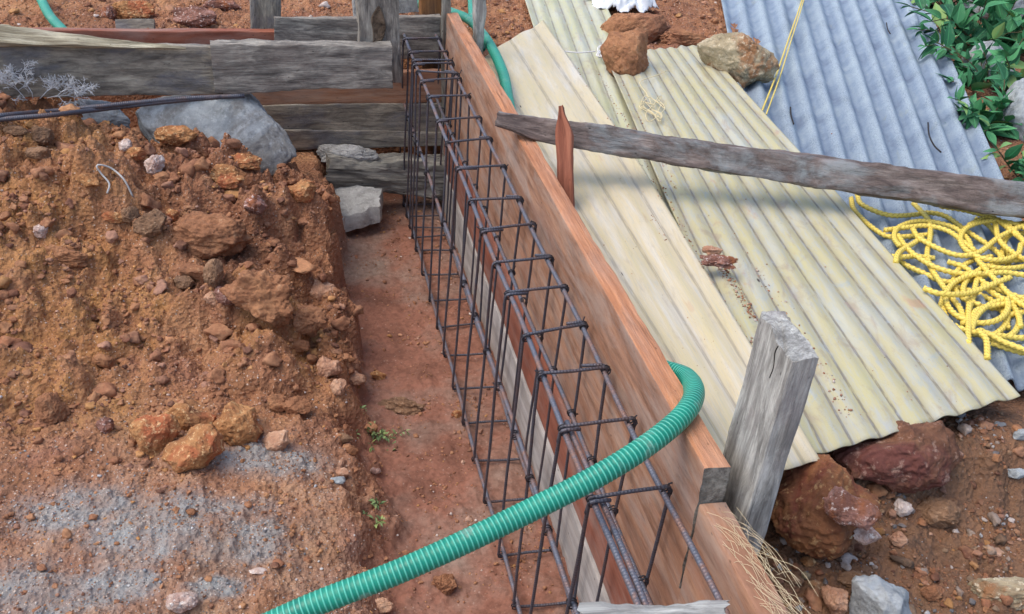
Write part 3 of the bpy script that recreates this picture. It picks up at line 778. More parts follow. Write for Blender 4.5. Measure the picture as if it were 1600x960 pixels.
# right bank
polyrock("boulder", [(1208,772),(1238,744),(1285,724),(1325,732),(1352,752),(1402,790),(1388,830),(1330,850),(1300,868),(1255,855),(1215,815)], M_['orangebrown'], "big rounded reddish orange boulder at the foot of the tall grey stake", 70, z=4.3, push=0.1)
polyrock("boulder", [(1318,718),(1345,692),(1420,666),(1480,660),(1505,680),(1513,715),(1480,750),(1430,768),(1370,760),(1325,748)], M_['maroon'], "big long maroon boulder under the lip of the corrugated sheet", 71, z=4.3, push=0.1)
polyrock("purple_stone", [(1280,775),(1305,758),(1350,775),(1368,800),(1345,825),(1310,815),(1282,795)], M_['purplerock'], "pinkish purple stone lying on the big orange boulder", 72, cat="stone", z=4.75, depth=0.8, push=-0.15)
rock("white_stone", 1355, 836, 40, 30, M_['whiterock'], "cream quartz stone below the pinkish purple stone", 73, z=4.35)
rock("white_stone", 1407, 792, 28, 28, M_['whiterock'], "white crusted stone right of the purple stone at the lower right", 74)
rock("orange_stone", 1402, 842, 24, 24, M_['pinkrock'], "small orange stone right of the cream quartz stone", 75)
rock("tan_stone", 1315, 838, 30, 18, M_['tanrock'], "flat beige stone left of the cream quartz stone", 76, z=4.35)
polyrock("granite_stone", [(1330,960),(1340,915),(1372,897),(1395,903),(1420,935),(1440,965),(1420,1040),(1330,1040)], M_['granite'], "pointed blue grey granite stone at the bottom edge right", 77, fine=0.03)
rock("orange_stone", 1304, 935, 42, 50, M_['pinkrock'], "orange white stone left of the pointed granite stone", 78)
rock("clod", 1340, 905, 60, 26, M_['brownrock'], "long flat brown clod touching the pointed granite stone", 79)
rock("orange_stone", 1262, 877, 24, 16, M_['laterite'], "small golden stone under the big orange boulder", 80)
rock("clod", 1240, 905, 26, 18, M_['brownrock'], "grey pebble in the group below the big orange boulder, leftmost", 81, sub=3)
rock("clod", 1274, 914, 24, 16, M_['tanrock'], "pale grey pebble in the group below the big orange boulder, rightmost", 82, sub=3)
rock("clod", 1258, 898, 16, 14, M_['tanrock'], "small pale pebble in the middle of the group below the orange boulder", 83, sub=3)
rock("clod", 1462, 792, 60, 50, M_['brownrock'], "brown clod embedded in the bank right of the white crusted stone", 84, sink=0.4)
rock("grey_stone", 1586, 740, 30, 20, M_['granite'], "smooth grey stone at the right edge of the lower bank", 85)
rock("grey_stone", 1592, 680, 24, 22, M_['granite'], "small grey stone at the right edge under the sheet corner", 86)
rock("clod", 1455, 925, 34, 26, M_['redrock'], "reddish clod on the lower right bank beside the granite point", 87)
rock("tan_stone", 1585, 915, 120, 60, M_['tanrock'], "large pale tan stone in the bottom right corner", 88, sink=0.4)
# stones on the sheets and behind
polyrock("weight_stone", [(945,80),(955,55),(985,48),(1010,55),(1015,85),(1018,100),(1003,125),(980,130),(958,118)], M_['redrock'], "dark reddish brown rock weighing down the overlapping yellow sheets", 90, z=4.85)
polyrock("weight_stone", [(945,40),(965,22),(1000,20),(1040,25),(1035,55),(1012,66),(945,62)], M_['redrock'], "wide crumbly brown rock behind the one weighing down the sheets", 91, z=4.6)
polyrock("weight_stone", [(1098,72),(1125,57),(1158,53),(1175,68),(1200,85),(1208,100),(1205,118),(1160,141),(1130,115),(1105,88)], M_['tanrock'], "angular tan and grey rock on the corner of the blue grey sheet", 92, z=4.75)
rock("clod", 1072, 62, 70, 30, M_['redrock'], "crumbly brown clod between the yellow and the blue sheets", 93, amp=0.3)
rock("clod", 1122, 408, 52, 28, M_['purplerock'], "crumbled pink clod lying on the yellow corrugated sheet", 94, z=5.05, amp=0.5, sink=0.1, tall=0.6)
rock("clod", 1112, 392, 26, 16, M_['pinkrock'], "small pink crumb lump above the crumbled pink clod on the sheet", 95, z=5.05, amp=0.4, sub=3)
rock("boulder", 306, 28, 64, 36, M_['purplerock'], "purplish brown rock on the back ground left of the grey post", 96)
rock("boulder", 205, 18, 62, 40, M_['laterite'], "orange purple rock on the back ground above the brown board", 97)
rock("clod", 172, 22, 24, 24, M_['purplerock'], "small mauve rock touching the orange purple rock at the back", 98)
rock("boulder", 345, 8, 60, 26, M_['purplerock'], "pale purple rock at the top edge left of the grey post", 99)
polyrock("granite_rock", [(200,172),(225,158),(300,148),(385,150),(412,182),(432,205),(450,240),(430,270),(250,265),(205,200)], M_['granite'], "large pale blue grey granite rock wedged under the front board", 101, y=26.35, depth=0.45, fine=0.025, amp=0.06)
rock("granite_rock", 155, 182, 120, 50, M_['granite'], "flat blue grey granite rock behind the crest under the front board's left half", 102, z=3.1, fine=0.03, amp=0.10, asp=0.8, box=0.75)
rock("concrete_lump", 540, 243, 92, 36, M_['concrete'], "grey concrete lump jammed under the lowest cross plank", 103, z=1.45, amp=0.1, asp=0.8)
# shrubs' rocks
rock("granite_boulder", 1620, 195, 150, 150, M_['granite'], "rough grey granite boulder at the right edge below the shrubs", 104, z=3.6, fine=0.03, amp=0.12, sub=5, box=0.85)
rock("granite_boulder", 1570, 10, 130, 90, M_['granite'], "grey granite boulder half hidden by leaves at the top right corner", 105, z=4.0, fine=0.03, amp=0.12, sub=5, box=0.85)
rock("granite_boulder", 1535, 115, 80, 90, M_['granite'], "mossy grey rock deep among the shrub leaves", 106, z=3.6, fine=0.03, amp=0.12, sub=4, box=0.85)

# broken concrete slab chunk on the trench floor
def slab(name, pxs, z, th, mat, label, cat, seed, tilt=(0, 0)):
    P = np.array([PZ(u, v, z) for u, v in pxs]); c = P.mean(0)
    n = 12; ring = []
    for i in range(len(P)):
        a, b = P[i], P[(i+1) % len(P)]
        for k in range(6):
            q = a+(b-a)*k/6; q = q+np.array([fbm(q[0]*3, q[1]*3, seed, 4)*0.16, fbm(q[0]*3, q[1]*3, seed+9, 4)*0.16, 0]); ring.append(q)
    ring = np.array(ring); k = len(ring); V, F = [], []
    lay = [(0, 0.0, 0.0), (0.0, 0.35, 0), (0.0, 0.5, 0.0), (0.02, 0.9, 0), (0.05, 1.0, 0), (0.4, 1.03, 0), (0.75, 1.03, 0)]
    for ins, hh, _ in lay:
        R = ring+(c-ring)*ins
        R = R.copy(); R[:, 2] = z-th+th*hh+(R[:, 0]-c[0])*tilt[0]+(R[:, 1]-c[1])*tilt[1]+0.06*fbm(R[:, 0]*3, R[:, 1]*3, seed+hh, 4)
        V.append(R)
    V = np.concatenate(V+[np.array([[c[0], c[1], z+0.02]])])
    for i in range(len(lay)-1):
        for q in range(k): F.append((i*k+q, i*k+(q+1) % k, (i+1)*k+(q+1) % k, (i+1)*k+q))
    for q in range(k): F.append(((len(lay)-1)*k+q, (len(lay)-1)*k+(q+1) % k, len(V)-1))
    F.append(tuple(range(k))[::-1])
    o = mk(name, V, F, mat)
    o.data.set_sharp_from_angle(angle=math.radians(45))
    return tag(o, label, cat)
slab("concrete_slab", [(500, 288), (540, 290), (600, 303), (592, 326), (560, 330), (515, 338)], 0.75, 0.5, M_['concrete'], "broken pale concrete slab piece resting under the weathered log", "concrete slab", 3, (0.12, 0.1))

# ------------------------------------------------------------------ trench formwork along the cage
fw = thing("trench_formwork", "long formwork wall of stacked sawn planks along the right side of the trench", "formwork", (1.4, 18, -0.1))
def xplank(name, x0, x1, y0, y1, z0, z1, mat, parent, seed, edge=None, **kw):
    o = plank(name, ((x0+x1)/2, y0, (z0+z1)/2), ((x0+x1)/2, y1, (z0+z1)/2), (-1, 0, 0), x1-x0, z1-z0, mat, parent=parent, seed=seed, n=110, nprof=22, **kw)
    if edge is not None:
        me = o.data; me.materials.append(edge)
        for p in me.polygons:
            if p.normal.z > 0.8: p.material_index = 1
    return o
xplank("plank", 1.18, 1.52, 8.15, 28.2, 3.84, 5.87, M_['plank_new'], fw, 1, edge=M_['plank_edge'], rough=0.014, wob=0.02)['label'] = "top plank with a bright orange sawn edge"
_o = [o for o in COL.objects if o.name == 'plank'][0]
_o.data.materials.append(M_['log_wood'])
for _p in _o.data.polygons[-2:]: _p.material_index = 2
xplank("plank", 1.27, 1.52, 6.0, 28.4, 2.50, 3.80, M_['plank_mid'], fw, 2, rough=0.008, wob=0.01)
xplank("plank", 1.24, 1.50, 5.6, 28.4, 1.17, 2.47, M_['plank_red'], fw, 3, rough=0.006, wob=0.01)['label'] = "dark red brown plank"
xplank("plank", 1.20, 1.48, 5.2, 28.4, -0.25, 1.15, M_['plank_pale'], fw, 4, rough=0.006, wob=0.01)['label'] = "pale cement stained bottom plank"
o = xplank("formwork_plank", 1.19, 1.55, 4.2, 8.13, 2.4, 5.33, M_['plank_mid'], None, 5, rough=0.012, wob=0.006, end=0.01)
tag(o, "short brown plank standing below the end of the long formwork wall with frayed fibres", "plank")
# grass-like fibres frayed from that plank
parts = []
r = np.random.default_rng(5)
for i in range(120):
    y = r.uniform(5.2, 8.0); x = 1.35+r.uniform(-0.15, 0.28); z = 5.35+r.uniform(-0.02, 0.03)
    L = r.uniform(0.2, 1.1); a = r.normal(-1.0, 0.25)
    dx, dy = math.cos(a)*L*0.5, math.sin(a)*L
    p0 = np.array([x, y, z]); p2 = p0+np.array([dx, dy, -0.12*L+r.uniform(-0.02, 0.10)]); p1 = (p0+p2)/2+np.array([r.normal(0, .06), r.normal(0, .05), 0.07])
    parts.append(tube(catmull([p0, p1, p2], 0.12), 0.0028, 4))
V, F, G = merge(parts)
tag(mk("fibre_tuft", V, F, plain_mat("straw_fibre", C(214, 196, 160), 0.8)), "pale dry fibres spread over the short brown plank", "fibres", kind=None)

# ------------------------------------------------------------------ cross boards at the far end
o = face_plank("front_board", (-120, 72), (345, 76), (345, 149), (-120, 158), 26.55, 0.35, M_['brown_grey_wood'], seed=6, rough=0.03, wob=0.03, nprof=14)
tag(o, "long dull brown grey board across the left of the trench, behind the dry twig", "board")
o = face_plank("front_board", (332, 70), (613, 73), (613, 137), (332, 148), 26.32, 0.42, M_['grey_wood'], seed=7, rough=0.035, wob=0.02, nprof=14)
tag(o, "thick pitted grey board whose right end lies against the upright stake", "board")
A, B = PY(-60, 60, 26.5), PY(290, 76, 26.5)
o = plank("top_slat", A+(0, -0.05, .12), B+(0, -0.05, .04), (0, -1.0, 1.1), 0.2, 0.62, wood_mat("yellowed_bark_slat", C(184, 176, 150), C(104, 94, 76), C(222, 216, 192), 0.8, C(92, 84, 66), 0.6, streak=0.6), t1=0.05, h1=0.05, seed=8, rough=0.04, wob=0.02)
tag(o, "yellowish bark covered slat tapering to a point on the long brown grey board", "slat")
o = face_plank("cross_plank", (-60, 47), (430, 49), (430, 71), (-60, 73), 29.3, 0.3, M_['plank_red'], seed=9)
tag(o, "thin red brown plank behind the front boards on the far side", "plank")
o = face_plank("cross_plank", (429, 28), (686, 27), (686, 97), (429, 72), 28.7, 0.3, M_['grey_wood'], seed=10, rough=0.03, nprof=14)
tag(o, "grey weathered plank behind the upright stake with a rusty stained notch", "plank")
o = face_plank("cross_plank", (300, 120), (702, 112), (702, 161), (300, 168), 28.35, 0.25, M_['plank_mid'], seed=11)
tag(o, "orange brown cross plank between the grey planks behind the cage", "plank")
o = face_plank("cross_plank", (380, 166), (702, 162), (702, 210), (395, 212), 28.3, 0.25, M_['brown_grey_wood'], seed=12, rough=0.02)
tag(o, "upper grey plank under the orange brown cross plank", "plank")
o = face_plank("cross_plank", (400, 211), (702, 208), (702, 228), (432, 232), 28.22, 0.3, M_['brown_grey_wood'], seed=13, rough=0.02)
tag(o, "lowest narrow grey plank above the concrete lump and the log", "plank")
# stakes and posts
def yplank(name, TLu, TRu, BRu, BLu, y, th, mat, seed, label, cat, parent=None, **kw):
    a, b, c, d = PY(*TLu, y), PY(*TRu, y), PY(*BRu, y), PY(*BLu, y)
    T, Bm = (a+b)/2, (c+d)/2; off = np.array([0, th/2, 0])
    o = plank(name, Bm+off, T+off, (0, -1, 0), th, np.linalg.norm(c-d), mat, h1=np.linalg.norm(a-b), seed=seed, **kw)
    return tag(o, label, cat)
def nz(x, L, a, b):        # a long hollow split in the stake's face
    return a, b
o = yplank("stake", (556, -40), (620, -40), (627, 136), (563, 125), 26.85, 0.32, M_['grey_wood'], 14, "broad grey stake with a dark hollow split, standing behind the pitted grey board", "stake", rough=0.03, nprof=14)
# hollow in the stake, a recessed knot lining
cH = PY(590, 47, 26.84); q = pxu(cH)
an = np.linspace(0, 2*math.pi, 28, endpoint=False)
ring = []
for rr, dep in ((1.12, 0.0), (1.0, -0.025), (0.86, -0.01), (0.5, 0.012), (0.2, 0.0)):
    sx_ = 10*q*rr*(0.9+0.25*np.sin(an*3+1)); sz_ = 34*q*rr*(0.95+0.15*np.sin(an*2))
    ring.append(np.stack([cH[0]+sx_*np.cos(an)+0.10*(np.sin(an))*-1*q, np.full(28, cH[1]+dep-0.012), cH[2]+sz_*np.sin(an)], 1))
V = np.concatenate(ring+[np.array([[cH[0], cH[1]-0.01, cH[2]]])]); F = []
for i in range(4):
    for k in range(28): F.append((i*28+k, i*28+(k+1) % 28, (i+1)*28+(k+1) % 28, (i+1)*28+k))
for k in range(28): F.append((4*28+k, 4*28+(k+1) % 28, 5*28))
mk("split_hollow", V, F, rock_mat("dark_hollow_wood", [C(50, 40, 34), C(104, 88, 72), C(134, 116, 98)], sc=2), parent=o)
o = yplank("post", (386, -60), (438, -60), (438, 50), (392, 50), 29.75, 0.4, M_['brown_grey_wood'], 15, "flat grey green post standing behind the red brown plank at the top", "post", rough=0.015)
o = yplank("post", (655, -60), (699, -60), (703, 235), (668, 235), 28.55+0.5, 0.45, M_['orange_post'], 16, "orange brown timber post behind the cage's far end", "post", rough=0.02)
o = yplank("post", (690, -60), (703, -60), (708, 240), (692, 240), 28.1, 0.2, M_['log_wood'], 17, "narrow dark upright strip at the corner of the trench formwork", "post", rough=0.02)
o = yplank("stake", (738, -60), (759, -60), (757, 105), (744, 105), 26.6, 0.3, M_['pale_wood'], 18, "slim split grey stake outside the far end of the long plank wall", "stake", rough=0.03)
c = on_ground(213, 46)
o = plank("wood_block", c+np.array([-0.55, 0, 0.1]), c+np.array([0.55, 0.0, 0.12]), (0, -1, 0.4), 0.3, 0.34, M_['brown_grey_wood'], seed=19, n=16)
tag(o, "small grey green wooden block on the soil behind the red brown plank", "block")
# pale angular slab behind the stake
o = yplank("slab_post", (545, -60), (640, -60), (655, 24), (552, 24), 30.2, 0.5, M_['concrete'], 20, "pale angular slab standing behind the grey plank and the hollow stake", "slab", rough=0.03)
# weathered log under the planks
A, B = PY(512, 268, 27.7), PY(712, 276, 27.7)
lx = lambda x, L, a, b: (a, b*(0.55+0.45*sstep(0, 0.45*L, x)) )
o = plank("weathered_log", A, B, (0, -1, 0.1), 0.7, 0.95, M_['log_wood'], h1=1.45, seed=21, rough=0.08, wob=0.04, r=0.3, nprof=26, n=70, end=0.15)
tag(o, "rough grey weathered log lying on the trench floor behind the cage", "log")
# stick of wood reaching the bottom edge
A, B = PZ(940, 985, 5.6), PZ(1128, 975, 5.6)
o = plank("broken_board", A, B, (0, 0.25, 1), 0.16, 0.55, M_['pale_wood'], seed=22, rough=0.05, end=0.25, n=40)
tag(o, "pale broken board end poking in at the bottom edge over the cage", "board")
# big stake
def top_cut(x, L, a, b):
    f = sstep(L*0.86, L, x)
    b2 = b.copy(); b2 = np.where(np.abs(b+0.02) < 0.06, b, b2)
    return a, b2*(0.62+0.38*sstep(0, L*0.22, x))
T = np.array([2.0, 8.42, 7.55]); Bt = np.array([1.93, 8.5, 3.5])
o = plank("grey_stake", Bt, T, (-1, 0.05, 0), 0.33, 0.98, M_['pale_wood'], seed=23, rough=0.014, wob=0.006, r=0.03, nprof=20, n=70, end=0.1, notch=top_cut)
tag(o, "tall pale grey stake leaning beside the near end of the plank wall", "stake")
crk = np.array([[1.826, 8.30, 7.50], [1.823, 8.33, 7.38], [1.826, 8.29, 7.22], [1.825, 8.31, 7.05]])
V, F, G = tube(catmull(crk, 0.03), 0.010, 6)
mk("crack", V, F, plain_mat("dark_crack", (0.02, 0.018, 0.016), 0.95), parent=o)

# ------------------------------------------------------------------ beam and red stick
A, B = PZ(776, 190, 6.18), PZ(1700, 330, 5.2)
def beamcut(x, L, a, b):
    s = sstep(0, 1.0, x)
    return a, np.where(b < 0, b*(0.35+0.65*s), b)
o = plank("timber_beam", A, B, (-0.25, -1, 0.42), 0.40, 0.46, M_['beam'], t1=0.6, h1=0.78, seed=24, rough=0.035, wob=0.03, r=0.045, nprof=18, n=120, end=0.05, notch=beamcut, bend=-0.05)
tag(o, "long dark weathered beam lying across the sheets with one end on the plank wall", "beam")
def stick_cut(x, L, a, b):
    f = 1-0.75*sstep(L*0.72, L, x)
    return a, b*f-0.04*sstep(L*0.7, L, x)
A = PX(884, 338, 1.85); B = PX(880, 168, 1.95)
o = plank("red_stick", A, B, (-0.5, -1, 0.2), 0.16, 0.34, M_['red_stick'], seed=25, rough=0.012, wob=0.015, n=50, notch=stick_cut, end=0.06, nprof=12)
tag(o, "short reddish split stick with a pointed top standing against the dark beam", "stick")

# ------------------------------------------------------------------ corrugated sheets
def sheet(name, quad, z, nc, amp, mat, label, nu=None, nv=140, edge_px=None, bow=0.0, zf=None, th=0.02, rag=0.04, flat=0.0):
    TL, TR, BR, BL = [PZ(u, v, zz) for (u, v), zz in zip(quad, z)]
    nu = nu or nc*14
    a = np.linspace(0, 1, nu)[None, :]; b = np.linspace(0, 1, nv)[:, None]
    Vx = []
    P = (TL[None, None]*(1-a[..., None])+TR*a[..., None])*(1-b[..., None])+(BL*(1-a[..., None])+BR*a[..., None])*b[..., None]
    d = (BR+BL-TR-TL)/2; L = np.linalg.norm(d); d = d/L
    P[..., 0] += bow*np.sin(math.pi*b)*a
    P = P + d*(rag*perlin(a*nc*1.3, 0.5, 2.2)[..., None])*(b[..., None]**8) - d*(rag*2.0*perlin(a*nc*1.1, 0.5, 7.2)[..., None])*((1-b[..., None])**8)
    A_ = a+0*b; B_ = b+0*a
    am = amp*(1-flat*np.clip(perlin(A_*2+z[0], B_*3, 4.0)+0.35, 0, 1))
    P[..., 2] += am*np.cos(A_*nc*2*math.pi+0.25*perlin(A_*2, B_*2, 5.0)) + 0.05*perlin(A_*1.5, B_*3, z[0]*3)
    W = np.linalg.norm(TR-TL)
    nP = P.reshape(-1, 3)
    V = np.concatenate([nP, nP-np.array([0, 0, th])])
    I = np.arange(nu*nv).reshape(nv, nu); N = nu*nv
    q = np.stack([I[:-1, :-1], I[1:, :-1], I[1:, 1:], I[:-1, 1:]], -1).reshape(-1, 4)
    F = q.tolist()+(q[:, ::-1]+N).tolist()
    bd = list(I[0, :])+list(I[1:, -1])+list(I[-1, ::-1][1:])+list(I[::-1, 0][1:-1])
    for i in range(len(bd)):
        x, y = bd[i], bd[(i+1) % len(bd)]; F.append((x, y, y+N, x+N))
    g = np.stack([B_*L, A_*W, A_*nc], -1).reshape(-1, 3)
    o = mk(name, V, F, mat, gr=np.concatenate([g, g]))
    tag(o, label, "roofing sheet")
    return o, P
def plastic_sheet_mat(name, base, pale, dirt, green, dirt_amt=0.6):
    t = NT(name); g = t.attr("gr"); gx_, gy_, gz_ = t.sep(g)[:3]
    n1 = t.noise(t.scale(g, (0.25, 1.0, 0)), 1.4, 7, 0.6, 0.3)
    n2 = t.noise(t.scale(g, (1.2, 9.0, 0)), 1.6, 7, 0.7, 0.2)
    n3 = t.noise(t.scale(g, (0.12, 1.6, 0)), 1.2, 5, 0.6, 0.2)
    n4 = t.noise(t.scale(g, (4, 9, 0)), 2.0, 5, 0.7)
    c = t.ramp(n1, [(0.3, pale), (0.5, base), (0.72, green)])
    # dirt settled in the valleys; its broad painted darkening also adds rib contrast
    w = t.math('COSINE', t.math('MULTIPLY', gz_, 2*math.pi))
    val = t.ramp(t.math('MULTIPLY', t.math('SUBTRACT', 1.0, w), 0.5), [(0.35, 0.0), (0.85, 0.28), (0.98, 0.5)])
    f = t.math('MULTIPLY', val, t.ramp(n3, [(0.36, 0.1), (0.6, 1.0)]), True)
    f = t.math('MULTIPLY', f, dirt_amt, True)
    c = t.mix(f, c, dirt)
    ln = t.ramp(t.math('MULTIPLY', t.math('SUBTRACT', 1.0, w), 0.5), [(0.955, 0.0), (0.99, 1.0)])
    f2 = t.math('MULTIPLY', t.math('MULTIPLY', ln, t.ramp(n2, [(0.40, 0.15), (0.55, 1.0)])), dirt_amt, True)
    c = t.mix(f2, c, C(96, 82, 62))
    c = t.mix(t.ramp(n2, [(0.48, 0.0), (0.66, 0.7*dirt_amt)]), c, C(164, 170, 170))
    c = t.mix(t.ramp(t.noise(t.scale(g, (0.5, 3.0, 0)), 1.3, 8, 0.75, 0.4), [(0.55, 0.0), (0.7, 0.7*dirt_amt)]), c, C(158, 164, 168))
    c = t.mix(t.ramp(n4, [(0.64, 0.0), (0.74, 0.5*dirt_amt)]), c, C(120, 96, 80))
    n6 = t.noise(t.scale(g, (0.9, 2.2, 0)), 1.2, 9, 0.72, 0.7)
    c = t.mix(t.ramp(n6, [(0.54, 0.0), (0.66, 0.55*dirt_amt)]), c, C(150, 132, 116))
    c = t.mix(t.ramp(n6, [(0.34, 0.5*dirt_amt), (0.42, 0.0)]), c, C(150, 164, 172))
    n7 = t.noise(t.scale(g, (0.45, 1.1, 0)), 1.7, 6, 0.6, 0.3)
    c = t.mix(t.ramp(n7, [(0.64, 0.0), (0.70, 0.5*dirt_amt)]), c, C(176, 128, 104))
    hole = t.ramp(t.vor(t.scale(g, (0.42, 1.05, 0)), 1.0), [(0.030, 1.0), (0.045, 0.0)])
    c = t.mix(hole, c, C(60, 46, 40))
    scr = t.ramp(t.noise(t.scale(g, (7, 2.5, 0)), 1.4, 3, 0.6, 1.2), [(0.495, 0.0), (0.5, 0.8), (0.505, 0.0)])
    scr = t.math('MULTIPLY', scr, t.ramp(t.noise(g, 1.3, 3), [(0.58, 0.0), (0.64, 1.0)]), True)
    c = t.mix(scr, c, C(104, 104, 100))
    return t.out(c, 0.55, t.bump(t.math('ADD', n2, n4), 0.15, 0.01), spec=0.35)
def fibre_sheet_mat():
    t = NT("blue_grey_fibre_cement"); g = t.attr("gr"); gz_ = t.sep(g)[2]
    n1 = t.noise(t.scale(g, (0.8, 0.8, 0)), 1.0, 7, 0.65, 0.4)
    n2 = t.noise(t.scale(g, (9, 12, 0)), 1.5, 7, 0.75)
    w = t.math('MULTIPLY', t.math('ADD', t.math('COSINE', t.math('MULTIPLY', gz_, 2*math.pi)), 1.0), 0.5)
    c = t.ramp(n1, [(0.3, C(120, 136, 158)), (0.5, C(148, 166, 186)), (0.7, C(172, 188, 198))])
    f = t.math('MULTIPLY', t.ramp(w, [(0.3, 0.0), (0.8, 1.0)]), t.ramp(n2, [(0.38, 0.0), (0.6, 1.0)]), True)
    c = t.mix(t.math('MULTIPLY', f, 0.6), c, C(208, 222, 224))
    c = t.mix(t.ramp(n2, [(0.3, 0.5), (0.45, 0.0)]), c, C(86, 98, 122))
    c = t.mix(t.ramp(t.noise(t.scale(g, (0.7, 1.5, 0)), 1.3, 5, 0.6), [(0.62, 0.0), (0.72, 0.35)]), c, C(176, 182, 160))
    return t.out(c, 0.75, t.bump(n2, 0.9, 0.02), spec=0.3)
m1 = plastic_sheet_mat("cream_plastic_sheet", C(200, 186, 152), C(204, 198, 184), C(164, 150, 124), C(196, 182, 138), 0.5)
m2 = plastic_sheet_mat("yellow_plastic_sheet", C(180, 172, 134), C(182, 182, 166), C(128, 120, 104), C(182, 176, 130), 0.95)
m3 = plastic_sheet_mat("pale_yellow_sheet", C(184, 182, 148), C(188, 190, 174), C(130, 124, 110), C(178, 178, 134), 0.8)
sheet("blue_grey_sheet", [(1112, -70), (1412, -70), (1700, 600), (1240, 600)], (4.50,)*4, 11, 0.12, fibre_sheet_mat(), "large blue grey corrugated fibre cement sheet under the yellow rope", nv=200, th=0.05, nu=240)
sheet("yellow_sheet", [(800, -60), (917, -60), (1190, 560), (1000, 560)], (4.68,)*4, 6, 0.034, m3, "pale yellow corrugated sheet reaching the top edge beneath the other yellow sheets")
s2, P2 = sheet("yellow_sheet", [(945, 88), (1097, 69), (1592, 620), (1222, 724)], (4.85, 4.85, 4.81, 4.81), 9, 0.025, m2, "wide dirty yellow corrugated sheet with a wavy near edge above the maroon boulder", nv=180, rag=0.05)
s1, P1 = sheet("cream_sheet", [(738, 100), (848, 30), (1282, 722), (1135, 745)], (5.0, 5.0, 5.0, 5.0), 3, 0.024, m1, "smooth cream corrugated sheet lying right beside the plank wall", nv=180, bow=0.12, flat=0.7, rag=0.15)

# dirt crumbs collected on the sheets
r = np.random.default_rng(77); pts, szs = [], []
for (a, b, n, w) in [((895, 92), (1180, 545), 420, 7), ((935, 95), (1090, 390), 160, 4), ((1110, 385), (1190, 500), 260, 9), ((1180, 400), (1330, 640), 110, 10), ((965, 110), (1060, 290), 60, 3), ((1010, 330), (1040, 380), 20, 5)]:
    for i in range(n):
        s = r.uniform(); u = a[0]+(b[0]-a[0])*s+r.normal(0, w*0.5); v = a[1]+(b[1]-a[1])*s+r.normal(0, w*0.4)
        pts.append(PZ(u, v, 4.93)); szs.append(min(0.05, r.lognormal(-4.2, 0.5)))
for i in range(260):
    u, v = r.uniform(930, 1560), r.uniform(100, 640); p = PZ(u, v, 5.0)
    pts.append(p); szs.append(min(0.03, r.lognormal(-4.7, 0.4)))
from mathutils.bvhtree import BVHTree
def bvh(objs):
    vs_, fs, o0 = [], [], 0
    for o in objs:
        L = np.array(o['_org'])*S
        vs_ += [(v.co.x+L[0], v.co.y+L[1], v.co.z+L[2]) for v in o.data.vertices]
        fs += [[i+o0 for i in p.vertices] for p in o.data.polygons]; o0 = len(vs_)
    return BVHTree.FromPolygons(vs_, fs)
sheets = [o for o in COL.objects if 'sheet' in o.name and o.type == 'MESH']
SB = bvh(sheets)
def drop(p, default=4.9):
    h = SB.ray_cast(Vector((p[0]*S, p[1]*S, 9*S)), Vector((0, 0, -1)))
    return h[0].z/S if h[0] is not None else default
for p in pts: p[2] = drop(p, 4.4)
pts = np.array(pts); szs = np.array(szs)
scatter("sheet_dirt", pts, szs, np.vstack([pal_red, pal_pink, pal_pink*0.8])[r.integers(0, 15, len(pts))]*0.9, 0, "earth crumbs collected in the valleys of the yellow sheets", "dirt", mat=MAT['clods'], sink=0.1, own=1.0)

# ------------------------------------------------------------------ reinforcement cage
def steel_mat(name, base, rust, amt):
    t = NT(name); g = t.attr("gr"); gs = t.sep(g); p = t.n("ShaderNodeNewGeometry").outputs["Position"]
    n = t.noise(p, 14, 6, 0.65, 0.3); n2 = t.noise(p, 120, 4, 0.7)
    c = t.mix(t.ramp(n, [(0.45, 0.0), (0.62, amt)]), base, rust)
    c = t.mix(t.ramp(n2, [(0.4, 0.4), (0.6, 0.0)]), c, tuple(x*0.4 for x in base))
    rib = t.math('SINE', t.math('MULTIPLY', gs[0], 2*math.pi/0.05))
    return t.out(c, 0.5, t.bump(rib, 0.3, 0.002), 0.3, 0.5)
bar_m = steel_mat("blue_grey_bar_steel", C(104, 108, 120), C(150, 106, 78), 0.7)
st_m = steel_mat("dark_stirrup_steel", C(80, 82, 92), C(116, 84, 66), 0.4)
tie_m = plain_mat("tie_wire_steel", C(58, 56, 60), 0.5, 0.4)
HC = 5.09
cage = thing("rebar_cage", "long steel reinforcement cage of stirrups tied to straight bars standing in the trench", "rebar cage", (0.5, 17, 0))
Yb = [26.21, 24.78, 23.44, 21.99, 20.69, 19.31, 17.82, 16.58, 15.29, 14.15, 12.79, 11.6, 10.49, 9.08]
tops_px = [None, (657, 129, 722, 125), (669, 153, 735, 152), (684, 191, 751, 186), (698, 226, 768, 219), (713, 265, 791, 262), (735, 316, 819, 313), (752, 363, 837, 353), (774, 414, 863, 405), (792, 461, 886, 451), (820, 528, 916, 510), (846, 588, 950, 578), (878, 672, 988, 658), (923, 783, 1040, 765)]
bot_px = [(638, 354, 691, 355), (649, 390, 705, 390), (660, 428, 718, 427), (671, 469, 732, 466), (685, 511, 743, 504), (700, 554, 759, 551), (714, 606, 778, 603), (729, 660, 794, 656), (746, 718, 813, 716), (763, 783, 833, 777), (787, 867, 860, 858), (810, 946, 881, 941), None, None]
st = []
for i in range(14):
    yb = Yb[i]
    if bot_px[i]: a, b = PZ(bot_px[i][0], bot_px[i][1], 0.03), PZ(bot_px[i][2], bot_px[i][3], 0.03); ybl, ybr = a[1], b[1]
    else: ybl = ybr = yb
    if tops_px[i]: a, b = PZ(tops_px[i][0], tops_px[i][1], HC), PZ(tops_px[i][2], tops_px[i][3], HC); ytl, ytr = a[1], b[1]
    else: ytl, ytr = yb-0.45, yb-0.4
    st.append((ybl, ybr, ytl, ytr))
